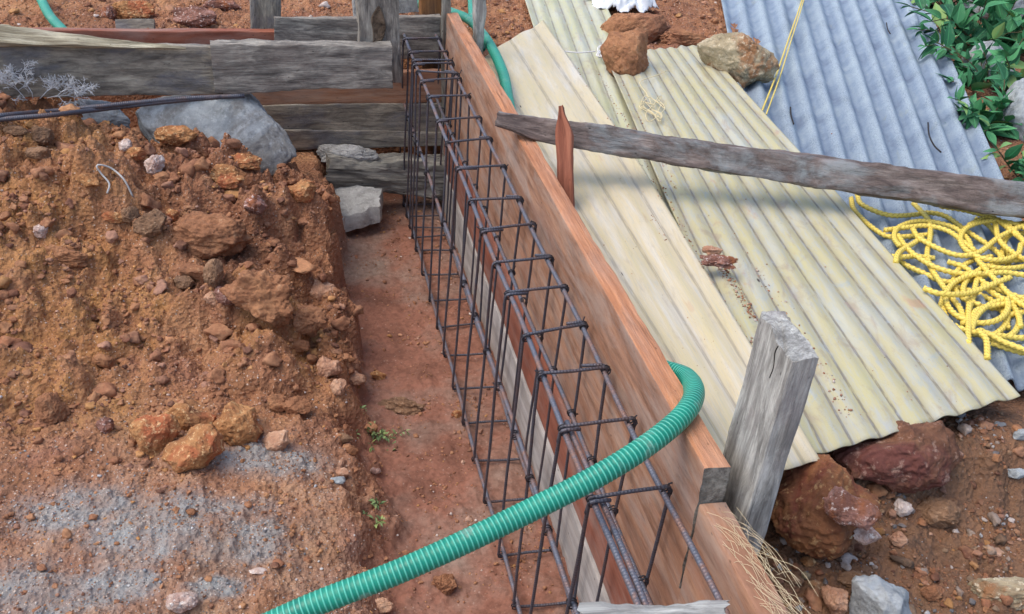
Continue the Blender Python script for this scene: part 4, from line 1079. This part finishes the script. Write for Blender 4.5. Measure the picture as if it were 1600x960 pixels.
st += [(25.5, 25.6, 25.15, 24.95), (26.9, 26.9, 26.1, 26.05), (27.7, 27.7, 26.8, 26.85), (29.0, 29.0, 28.1, 28.1), (7.6, 7.5, 6.6, 6.5)]
rng2 = np.random.default_rng(17)
R0 = 0.027
for i, (ybl, ybr, ytl, ytr) in enumerate(st):
    e = 0.07
    w = rng2.normal(0, 0.012, 4)
    c00, c10, c11, c01 = np.array([-0.05+w[0], ybl, 0]), np.array([1.05+w[1], ybr, 0]), np.array([1.05+w[2], ytr, HC+0.05]), np.array([-0.05+w[3], ytl, HC+0.05])
    def corner(p, a, b):
        da = (a-p)/np.linalg.norm(a-p); db = (b-p)/np.linalg.norm(b-p)
        return [p+da*e, p+(da+db)*e*0.30, p+db*e]
    pts_ = []
    side = rng2.integers(0, 3)
    # start with a hook end lying along the top, then round the loop, ending in a second tail
    if side != 2:
        dv = (c11-c01)/np.linalg.norm(c11-c01)
        tail = rng2.uniform(0.22, 0.45)
        pts_ += [c01+dv*tail+np.array([0.0, -0.07, -0.02])]
        pts_ += [c01+dv*e+np.array([0, -0.07, 0])]
        cc = corner(c01, c11, c00); pts_ += [cc[1]+np.array([0, -0.06, 0]), cc[2]+np.array([0, -0.03, 0])]
        pts_ += corner(c00, c01, c10)+corner(c10, c00, c11)+corner(c11, c10, c01)+corner(c01, c11, c00)[:2]+[c01+np.array([-0.01, 0.0, -0.25])]
    else:
        dv = (c01-c11)/np.linalg.norm(c01-c11)
        pts_ += [c11+dv*rng2.uniform(0.22, 0.4)+np.array([0, 0.07, 0.02]), c11+dv*e+np.array([0, 0.07, 0])]
        cc = corner(c11, c01, c10); pts_ += [cc[1]+np.array([0, 0.05, 0]), cc[2]+np.array([0, 0.03, 0])]
        pts_ += corner(c10, c11, c00)+corner(c00, c10, c01)+corner(c01, c00, c11)+corner(c11, c01, c10)[:2]+[c11+np.array([0.01, 0, -0.25])]
    # densify the straight runs, with a slight hand-bent waviness
    Q = []
    for k in range(len(pts_)-1):
        L = np.linalg.norm(pts_[k+1]-pts_[k]); m = max(1, int(L/0.35))
        for t_ in range(m):
            p = pts_[k]+(pts_[k+1]-pts_[k])*t_/m
            if m > 1 and t_ > 0: p = p+np.array([1, 1, 0])*0.018*math.sin(p[2]*1.3+i*2.1)*math.sin(math.pi*t_/m)
            Q.append(p)
    Q.append(pts_[-1])
    V, F, G = tube(Q, R0, 8)
    so = mk("stirrup", V, F, st_m, parent=cage, gr=G)
    so['_org'] = cage['_org']
    # tie wires at the corners and at mid height
    for (cx_, yy, zz, sgn) in ((0, ytl, HC, -1), (1, ytr, HC, 1), (0, ybl, 0.03, -1), (1, ybr, 0.03, 1), (0, (ybl*0.4+ytl*0.6), 3.05, -1), (1, (ybr*0.35+ytr*0.65), 3.3, 1)):
        pp = []
        an = np.linspace(0, 2*math.pi*2.2, 18)
        off = rng2.uniform(0, 6)
        for a_ in an: pp.append([cx_+0.068*math.cos(a_+off), yy+(a_-7)*0.008, zz+0.068*math.sin(a_+off)])
        last = np.array(pp[-1]); tl = rng2.uniform(0.06, 0.16); dr = np.array([sgn*rng2.uniform(0.1, 0.6), rng2.uniform(-0.6, 0.6), rng2.uniform(0.1, 0.9)])
        pp += [last+dr*tl*0.5, last+dr*tl]
        V, F, G = tube(pp, 0.0125, 5)
        mk("tie_wire", V, F, tie_m, parent=so, gr=G)
def longbar(pts_, rad=0.041, label=None):
    P = catmull(pts_, 0.25)
    P = P+np.stack([0.014*np.sin(P[:, 1]*1.1+len(P)), 0*P[:, 1], 0.016*np.sin(P[:, 1]*0.9+2)], 1)
    V, F, G = tube(P, rad, 12)
    o = mk("straight_bar", V, F, bar_m, parent=cage, gr=G)
    if label: o['label'] = label
for x, z in ((0.03, HC-0.03), (0.97, HC-0.03), (0.03, 0.08), (0.97, 0.08), (0.03, 3.05), (0.97, 3.3)):
    longbar([(x, 4.5, z), (x, 12, z), (x, 20, z), (x, 29.5, z)])
longbar([(0.14, 4.5, HC-0.04), (0.13, 8.0, HC-0.05), (0.13, 10.3, HC-0.06)], label="lapped bar beside the top left bar")

# two loose bars at the upper left
for k, (dv, dz) in enumerate(((0, 0), (6, 0.0))):
    pl = []
    for u, v in ((-120, 196+dv), (0, 181+dv), (80, 174+dv), (150, 167+dv*0.8), (220, 160+dv*0.6), (290, 154+dv*0.4), (382 if k == 0 else 345, 150+dv*0.3)):
        p = on_ground(u, v) if u < 160 else PY(u, v, 25.9-0.3*(290-u)/140)
        if p[1] > 25.9: p = PY(u, v, 25.9)
        d_ = ray(u, v); d_ = d_/np.linalg.norm(d_); pl.append(p-d_*(0.45 if u < 160 else 0.1))
    V, F, G = tube(catmull(pl, 0.2), 0.062, 12)
    tag(mk("steel_bar", V, F, st_m, gr=G), ["upper dark steel bar of the pair lying across the heap in front of the boards", "lower and shorter dark steel bar of the pair lying across the heap"][k], "steel bar")

# ------------------------------------------------------------------ green hoses
def hose_mat():
    t = NT("green_ribbed_hose"); g = t.attr("gr"); gs = t.sep(g)
    p = t.n("ShaderNodeNewGeometry").outputs["Position"]
    ph = t.math('FRACT', t.math('DIVIDE', gs[0], 0.062))
    line = t.ramp(ph, [(0.0, 1.0), (0.12, 0.9), (0.22, 0.0), (0.82, 0.0), (0.95, 1.0)])
    n = t.noise(p, 12, 5, 0.6); n2 = t.noise(p, 60, 5, 0.7)
    c = t.mix(t.ramp(n, [(0.35, 0.0), (0.65, 1.0)]), C(4, 114, 94), C(8, 134, 110))
    c = t.mix(t.math('MULTIPLY', line, 0.6), c, C(112, 214, 188))
    c = t.mix(t.ramp(t.noise(p, 9, 6, 0.7), [(0.58, 0.0), (0.70, 0.55)]), c, C(150, 160, 146))
    c = t.mix(t.ramp(n2, [(0.6, 0.0), (0.72, 0.3)]), c, C(120, 110, 92))
    return t.out(c, t.ramp(n, [(0.3, 0.3), (0.7, 0.5)]), t.bump(line, 0.35, 0.004), spec=0.45)
hm = hose_mat()
def hose(pts_, label, rad=0.138, step=0.0155):
    P = catmull(pts_, step)
    rf = lambda s, an: 1+0.02*np.cos(2*math.pi*(s/0.062))
    V, F, G = tube(P, rad, 18, radf=rf)
    # duplicate seam handled by using angle in turns; the fract keeps the helix continuous
    o = mk("green_hose", V, F, hm, gr=G)
    return tag(o, label, "hose")
hp_ = [PZ(250, 1060, 4.2), PZ(460, 958, 4.75), PZ(640, 886, 5.1), PZ(820, 802, 5.45), PZ(960, 729, 5.85), PZ(1052, 664, 6.04), PZ(1084, 620, 6.0), PZ(1072, 590, 5.75), PZ(1030, 574, 5.55)]
q_ = hp_[-1]
hp_ += [np.array([1.72, q_[1]+0.8, 5.26]), np.array([1.68, 13.2, 5.2]), np.array([1.68, 16.5, 5.2]), np.array([1.68, 20.0, 5.2]), PZ(797, 172, 5.36), PZ(786, 115, 5.36), PZ(763, 66, 5.3), PZ(735, 33, 5.2), PZ(708, 20, 5.1), PZ(680, 12, 4.9), PZ(640, 2, 4.8), PZ(580, -30, 4.8)]
hose(hp_, "green ribbed hose looping over the plank wall and crossing the cage to the lower left")
hose([PZ(736, -60, 4.75), PZ(737, -5, 4.75), PZ(739, 25, 4.85), PZ(745, 45, 4.9), PZ(752, 75, 4.9)], "short green hose length coming down behind the slim split stake")
hose([PZ(40, -50, 4.75), PZ(62, -5, 4.75), PZ(78, 25, 4.75), PZ(101, 50, 4.72)], "green hose on the red soil at the top left corner")

# ------------------------------------------------------------------ yellow rope and strings
def rope_mat():
    t = NT("yellow_twisted_rope"); g = t.attr("gr"); gs = t.sep(g)
    ph = t.math('FRACT', t.math('MULTIPLY', t.math('ADD', t.math('DIVIDE', gs[0], 0.32), gs[1]), 3.0))
    cre = t.ramp(ph, [(0.0, 0.7), (0.2, 0.0), (0.8, 0.0), (1.0, 0.7)])
    n = t.noise(t.scale(g, (12, 3, 1)), 1.5, 4)
    c = t.mix(n, C(218, 190, 74), C(240, 220, 118))
    c = t.mix(cre, c, C(150, 112, 30))
    return t.out(c, 0.5, spec=0.35)
rm = rope_mat()
def c8(*p): return [(1150+x/3.556, 230+y/3.556) for x, y in p]
def b4(*p): return [(1150+x/3.556, 470+y/3.556) for x, y in p]
strands = [c8((650, 250), (660, 300), (700, 350), (780, 420), (860, 462), (960, 462), (1100, 450)),
           c8((676, 250), (700, 300), (780, 335), (880, 358), (1000, 352), (1080, 340), (1180, 360), (1300, 440), (1430, 520), (1520, 600)),
           c8((990, 300), (1040, 350), (1080, 400), (1085, 480), (1070, 570), (1090, 640), (1150, 730), (1210, 810), (1260, 880), (1275, 960)),
           c8((905, 560), (878, 500), (905, 440), (980, 405), (1080, 400), (1200, 430), (1290, 500), (1330, 590), (1400, 680), (1480, 770), (1560, 850), (1640, 900)),
           c8((980, 460), (1020, 510), (1120, 560), (1240, 600), (1350, 585), (1450, 510), (1540, 470), (1640, 440)),
           c8((905, 560), (940, 600), (1040, 645), (1180, 700), (1330, 692), (1440, 650), (1490, 560), (1510, 480), (1560, 445), (1640, 450)),
           c8((815, 578), (900, 605), (1000, 590), (1110, 590)),
           c8((885, 650), (900, 600), (960, 545), (1040, 490)),
           c8((900, 490), (960, 570), (1080, 650), (1200, 690), (1330, 700), (1500, 690), (1640, 710)),
           c8((1030, 818), (1120, 848), (1220, 842), (1380, 785), (1520, 735)),
           c8((1240, 960), (1180, 900), (1158, 830), (1190, 750), (1250, 728), (1350, 760), (1440, 800), (1510, 880), (1530, 960)),
           c8((1306, 975), (1300, 900), (1330, 800), (1350, 700)),
           c8((1310, 975), (1340, 895), (1420, 868), (1540, 850), (1640, 845)),
           c8((1400, 340), (1440, 420), (1465, 520), (1560, 600), (1640, 640)),
           c8((1130, 340), (1300, 370), (1450, 420), (1560, 500), (1640, 560)),
           c8((1340, 365), (1420, 400), (1490, 480), (1530, 560), (1520, 680)),
           c8((1380, 740), (1440, 790), (1540, 850), (1580, 920), (1590, 980)),
           c8((1180, 620), (1280, 650), (1380, 720), (1450, 760), (1560, 800), (1640, 830)),
           c8((830, 450), (920, 440), (1060, 430), (1180, 460), (1260, 520), (1330, 580)),
           c8((1290, 440), (1400, 400), (1500, 440), (1580, 520), (1640, 600)),
           b4((1160, 0), (1200, 80), (1300, 135), (1430, 152), (1500, 110), (1530, 40), (1520, -20)),
           b4((1190, 122), (1240, 150), (1330, 175), (1450, 182), (1640, 185)),
           b4((1292, 250), (1290, 180), (1298, 80), (1302, 0)),
           b4((1310, 160), (1345, 70), (1420, 5), (1500, -20)),
           b4((1388, 345), (1382, 250), (1345, 185), (1420, 205), (1500, 240), (1640, 295)),
           b4((1580, -40), (1590, 80), (1540, 160), (1430, 195)),
           b4((1430, 205), (1530, 240), (1640, 272))]
_r = np.random.default_rng(31)
for _k in range(5):
    cu, cv = _r.uniform(1520, 1600), _r.uniform(370, 470); ru, rv = _r.uniform(30, 65), _r.uniform(18, 38); a0 = _r.uniform(0, 6.28); tl = _r.uniform(-0.5, 0.5)
    strands.append([(cu+ru*math.cos(a0+t_)*(1+0.1*t_)+rv*tl*math.sin(a0+t_), cv+rv*math.sin(a0+t_)*(1+0.08*t_)) for t_ in np.linspace(0, _r.uniform(4.2, 7.5), 12)])
parts = []
for i, s in enumerate(strands):
    P = np.array([PZ(min(u, 1650), v, 4.8) for u, v in s])
    P = catmull(P, 0.028)
    zz = np.array([drop(p, 4.6) for p in P[::6]]); zz = np.interp(np.arange(len(P)), np.arange(0, len(P), 6), zz)
    k = np.ones(81)/81; zs = np.convolve(np.pad(zz, 40, mode='edge'), k, 'valid')
    P[:, 2] = np.clip(zs, 4.52, 4.62)+0.10+0.05*(i % 5)+0.03*np.sin(np.arange(len(P))*0.02+i)
    parts.append(tube(P, 0.050, 12, lob=3, twist=2*math.pi/0.32, lamp=0.2))
V, F, G = merge(parts)
tag(mk("yellow_rope", V, F, rm, gr=G), "tangled heap of twisted yellow rope on the blue grey sheet below the beam", "rope")
for k, du in enumerate((0, 3.0)):
    pass
pl = [PZ(1262, -30, 5.1), PZ(1250, 10, 4.93), PZ(1232, 62, 4.8), PZ(1212, 120, 4.74), PZ(1188, 180, 4.72)]
V, F, G = merge([tube(catmull(pl, 0.06), 0.026, 8, lob=3, twist=20, lamp=0.15), tube(catmull([p+np.array([0.05+0.03*i_, 0, 0.02]) for i_, p in enumerate(pl)], 0.06), 0.02, 8)])
tag(mk("cord", V, F, rm, gr=G), "thin doubled yellow cord running from the top edge past the tan rock", "cord")
# pale string tangles
string_m = plain_mat("pale_string", C(214, 200, 160), 0.8)
def tangle(name, px, z, rad, label, seed, n=3, spread=(20, 30), lead=None, mat=string_m):
    r = np.random.default_rng(seed); parts = []
    if lead: parts.append(tube(catmull([PZ(u, v, z)+np.array([0, 0, 0.03]) for u, v in lead], 0.05), rad, 6))
    for i in range(n):
        P = []
        a = r.uniform(0, 6.28); x, y = 0, 0
        for k in range(9):
            a += r.uniform(0.4, 1.3)*(1 if i % 2 else -1); x = math.cos(a)*spread[0]*r.uniform(0.4, 1); y = math.sin(a*0.8+i)*spread[1]*r.uniform(0.4, 1)
            P.append(PZ(px[0]+x, px[1]+y, z)+np.array([0, 0, r.uniform(0.0, 0.06)]))
        parts.append(tube(catmull(P, 0.04), rad, 6))
    V, F, G = merge(parts); tag(mk(name, V, F, mat), label, "string")
tangle("string_tangle", (1020, 172), 4.95, 0.012, "knotted pale string lying on the yellow sheet below the dark red rock", 3, 4, (22, 22), lead=[(1042, 112), (1025, 120), (1000, 130), (1010, 148), (1018, 165)])
tangle("string_tangle", (940, 84), 4.88, 0.02, "short frayed white string caught left of the dark red rock", 4, 3, (9, 12), lead=[(880, 82), (905, 84), (930, 82)], mat=plain_mat("white_string", C(226, 224, 222), 0.8))
wire_m = plain_mat("dull_wire", C(190, 190, 186), 0.5)
P = [on_ground(u, v)+np.array([0, 0, dz]) for u, v, dz in ((168, 306, .06), (172, 295, .12), (160, 282, .16), (153, 273, .2), (160, 272, .22), (178, 280, .25), (196, 294, .2), (208, 312, .08))]
V, F, G = tube(catmull(P, 0.06), 0.022, 8)
tag(mk("bent_wire", V, F, wire_m), "thin pale bent wire hooped on the heap surface", "wire")
dk = plain_mat("dark_twig", C(48, 44, 44), 0.8)
for lab, px in (("tiny curved dark wire offcut near the middle of the blue grey sheet", [(1235, 168), (1236, 180), (1240, 194)]),
                ("largest curved dark wire offcut on the blue grey sheet above the beam", [(1450, 192), (1452, 212), (1460, 228), (1470, 238)]),
                ("small dark wire offcut on the blue grey sheet near the shrub sprig", [(1385, 36), (1387, 46), (1391, 53)])):
    V, F, G = tube(catmull([PZ(u, v, 4.67) for u, v in px], 0.05), 0.022, 6); tag(mk("wire_offcut", V, F, dk), lab, "wire offcut")

# dry white twig in front of the left board
r = np.random.default_rng(9); parts = []
base = PY(56, 158, 26.35)
def twig(p, d, L, rad, dep):
    q = [p]; dd = d.copy()
    for k in range(4):
        dd = dd+r.normal(0, 0.22, 3)*np.array([1, 0.3, 1]); dd /= np.linalg.norm(dd); q.append(q[-1]+dd*L/4)
        if dep > 0 and k > 0:
            for _ in range(2):
                e = dd+r.normal(0, 0.75, 3)*np.array([1, 0.25, 0.8]); e /= np.linalg.norm(e); twig(q[-1], e, L*0.5, rad*0.7, dep-1)
    parts.append(tube(np.array(q), rad, 5))
for k, (dx, dz) in enumerate(((-1.1, 0.75), (-0.5, 1.0), (0.1, 1.0), (0.7, 0.9), (1.3, 0.75), (1.5, 0.4))):
    d = np.array([dx, -0.12, dz]); d /= np.linalg.norm(d); twig(base+np.array([0.17*k-0.4, 0, 0.02*k]), d, 0.55+0.08*(k % 3), 0.011, 3)
V, F, G = merge(parts)
tag(mk("dry_twig", V, F, plain_mat("bleached_twig", C(206, 208, 210), 0.8)), "bleached branching dry twig in front of the left board", "twig")

# crumpled white cloth
c = PZ(972, 6, 4.75); nu = 70; q = pxu(c)
a = np.linspace(-1, 1, nu); AA, BB = np.meshgrid(a, a)
X = c[0]+AA*52*q*1.05*(1-0.12*BB)+0.08*perlin(AA*3, BB*3, 1.0); Y = c[1]+0.3+BB*1.2+AA*-0.35+0.2*perlin(AA*2, BB*2, 6.0)
fold = np.abs(fbm(AA*1.6+0.4*BB, BB*2.0, 2.0, 4))*0.75
edge = sstep(1.0, 0.75, np.sqrt(AA**2*0.9+BB**2*0.9))
Z = 4.68+fold*edge+0.12*edge+0.04*fbm(AA*6, BB*6, 3.0, 2)
keep = (np.sqrt(AA**2+BB**2)+0.22*perlin(AA*2.2, BB*2.2, 9.0)) < 0.98
I = np.arange(nu*nu).reshape(nu, nu); F = []
for i in range(nu-1):
    for j in range(nu-1):
        if keep[i, j] and keep[i+1, j] and keep[i, j+1] and keep[i+1, j+1]: F.append((I[i, j], I[i, j+1], I[i+1, j+1], I[i+1, j]))
V = np.stack([X, Y, Z], -1).reshape(-1, 3)
used = sorted({i for f in F for i in f}); mp = {k: i for i, k in enumerate(used)}
o = mk("white_cloth", V[used], [tuple(mp[i] for i in f) for f in F], plain_mat("white_cloth", C(226, 230, 232), 0.7, var=0.1))
sm = o.modifiers.new("thickness", 'SOLIDIFY'); sm.thickness = 0.003
tag(o, "crumpled white cloth on the soil behind the brown rocks at the top", "cloth")

# ------------------------------------------------------------------ plants
def leaf_mat(name, c1, c2):
    t = NT(name); oi = t.attr("gr"); n = t.noise(t.scale(oi, (1, 1, 1)), 3.0, 3)
    s = t.sep(oi)
    f = t.math('FRACT', t.math('MULTIPLY', s[2], 7.31))
    c = t.mix(f, c1, c2)
    f2 = t.math('FRACT', t.math('MULTIPLY', s[2], 23.7))
    c = t.mix(t.ramp(f2, [(0.86, 0.0), (0.92, 0.6)]), c, C(150, 168, 92))
    c = t.mix(t.ramp(f2, [(0.2, 0.55), (0.3, 0.0)]), c, tuple(x*0.6 for x in c1))
    c = t.mix(t.ramp(t.noise(t.scale(oi, (3, 5, 40)), 2.0, 4), [(0.55, 0.0), (0.7, 0.4)]), c, C(132, 150, 120))
    c = t.mix(t.ramp(t.math('ABSOLUTE', s[1]), [(0.0, 0.5), (0.06, 0.0)]), c, tuple(min(1, x*1.8) for x in c2))
    m = t.out(c, 0.65, spec=0.25)
    return m
lm = leaf_mat("shrub_leaf", C(46, 104, 70), C(80, 148, 96))
lm2 = leaf_mat("weed_leaf", C(104, 130, 84), C(140, 158, 104))
def leaf(p, d, up, L, W, curl=0.15, seed=0.0):
    d = d/np.linalg.norm(d); side = np.cross(d, up); side /= np.linalg.norm(side); nn = np.cross(side, d)
    V, F, G = [], [], []
    n = 7
    for i in range(n):
        s = i/(n-1); w = W*0.5*math.sin(math.pi*min(1, s*0.97+0.03)**0.75)*(1-s*0.25)
        if i == n-1: w = 0.002
        c = p+d*L*s-nn*curl*L*s*s
        for k, t in enumerate((-1, -0.5, 0, 0.5, 1)):
            V.append(c+side*w*t+nn*abs(t)*w*0.35); G.append((s, t*0.5, seed))
    for i in range(n-1):
        for k in range(4): F.append((i*5+k, i*5+k+1, (i+1)*5+k+1, (i+1)*5+k))
    return np.array(V), F, np.array(G)
stem_m = plain_mat("plant_stem", C(84, 76, 52), 0.8)
def shrub(base, label, seed, nst, H, spread, LL, name="leafy_shrub", mat=lm, lean=(0, 0, 0), cat="shrub", pr=0.018):
    r = np.random.default_rng(seed); t = thing(name, label, cat, base)
    base = np.asarray(base, float); ls, ss = [], []
    for i in range(nst):
        d = np.array([r.normal(0, spread), r.normal(0, spread), 1.0])+np.array(lean); d /= np.linalg.norm(d)
        P = [base+np.array([r.normal(0, .15*spread), r.normal(0, .15*spread), -0.1])]; L = H*r.uniform(0.55, 1.1); n = 7
        for k in range(n):
            d = d+r.normal(0, 0.16, 3)-np.array([0, 0, 0.06]); d /= np.linalg.norm(d); P.append(P[-1]+d*L/n)
            if k > 0:
                for sgn in (-1, 1):
                    if r.uniform() < 0.12: continue
                    ax = np.cross(d, r.normal(size=3)); ax /= np.linalg.norm(ax)
                    ld = ax*sgn+d*0.4+np.array([0, 0, 0.1]); up = np.array([r.normal(0, .35), r.normal(0, .35), 1.0])
                    sz = LL*r.uniform(0.5, 1.4)*(1-0.3*k/n)
                    ls.append(leaf(P[-1]+ax*sgn*0.03, ld, up, sz, sz*0.56, r.uniform(0.0, 0.35), r.uniform()))
        ls.append(leaf(P[-1], d+np.array([0, 0, 0.1]), np.array([0.2, 0.1, 1.0]), LL*0.8, LL*0.35, 0.1, r.uniform()))
        ss.append(tube(catmull(P, 0.15), pr, 5))
    V, F, G = merge(ls); mk("leaves", V, F, mat, parent=t, gr=G)
    V, F, G = merge(ss); mk("stem", V, F, stem_m, parent=t, gr=G)
    return t
shrub(PZ(1535, 75, 4.1), "dense leafy green shrub hanging over the blue grey sheet at the top right", 1, 20, 3.4, 0.75, 0.85, lean=(-0.25, -0.2, 0))
shrub(PZ(1480, 10, 4.2), "bright leafy shrub at the top edge beside the corner of the blue grey sheet", 2, 18, 3.2, 0.7, 0.85, lean=(-0.15, 0, 0))
shrub(PZ(1600, 80, 4.1), "green shrub in front of the granite boulder at the right edge, upper one", 3, 15, 2.8, 0.8, 0.8)
shrub(PZ(1530, 205, 4.1), "low green shrub growing beside the sheet edge above the beam", 4, 16, 1.7, 0.9, 0.65)
shrub(PZ(1600, 280, 4.1), "small green plant at the right edge just above the beam end", 5, 7, 1.2, 0.8, 0.55)
shrub(PZ(1535, 140, 4.1), "green shrub between the granite boulders and the sheet edge", 6, 12, 2.2, 0.8, 0.75)
shrub(PZ(1472, 70, 4.9), "thin leafy sprig reaching over the right edge of the blue grey sheet", 7, 2, 1.5, 0.2, 0.55, lean=(-1.6, -0.4, -0.5))
c = on_ground(575, 668); shrub(c, "small drooping weed at the trench edge, upper of the two", 8, 6, 0.5, 1.1, 0.13, "weed", lm2, lean=(0.6, -0.2, 0), cat="weed", pr=0.008)
c = on_ground(596, 690); shrub(c, "small pale weed hanging into the trench, right next to the upper weed", 9, 6, 0.6, 0.9, 0.13, "weed", lm2, lean=(0.7, -0.8, -0.3), cat="weed", pr=0.008)
c = on_ground(584, 800); shrub(c, "tiny weed lower down the trench edge near the hose", 10, 4, 0.34, 0.9, 0.13, "weed", lm2, lean=(0.3, -0.3, 0), cat="weed", pr=0.008)

for o in COL.objects:
    if '_org' in o: del o['_org']
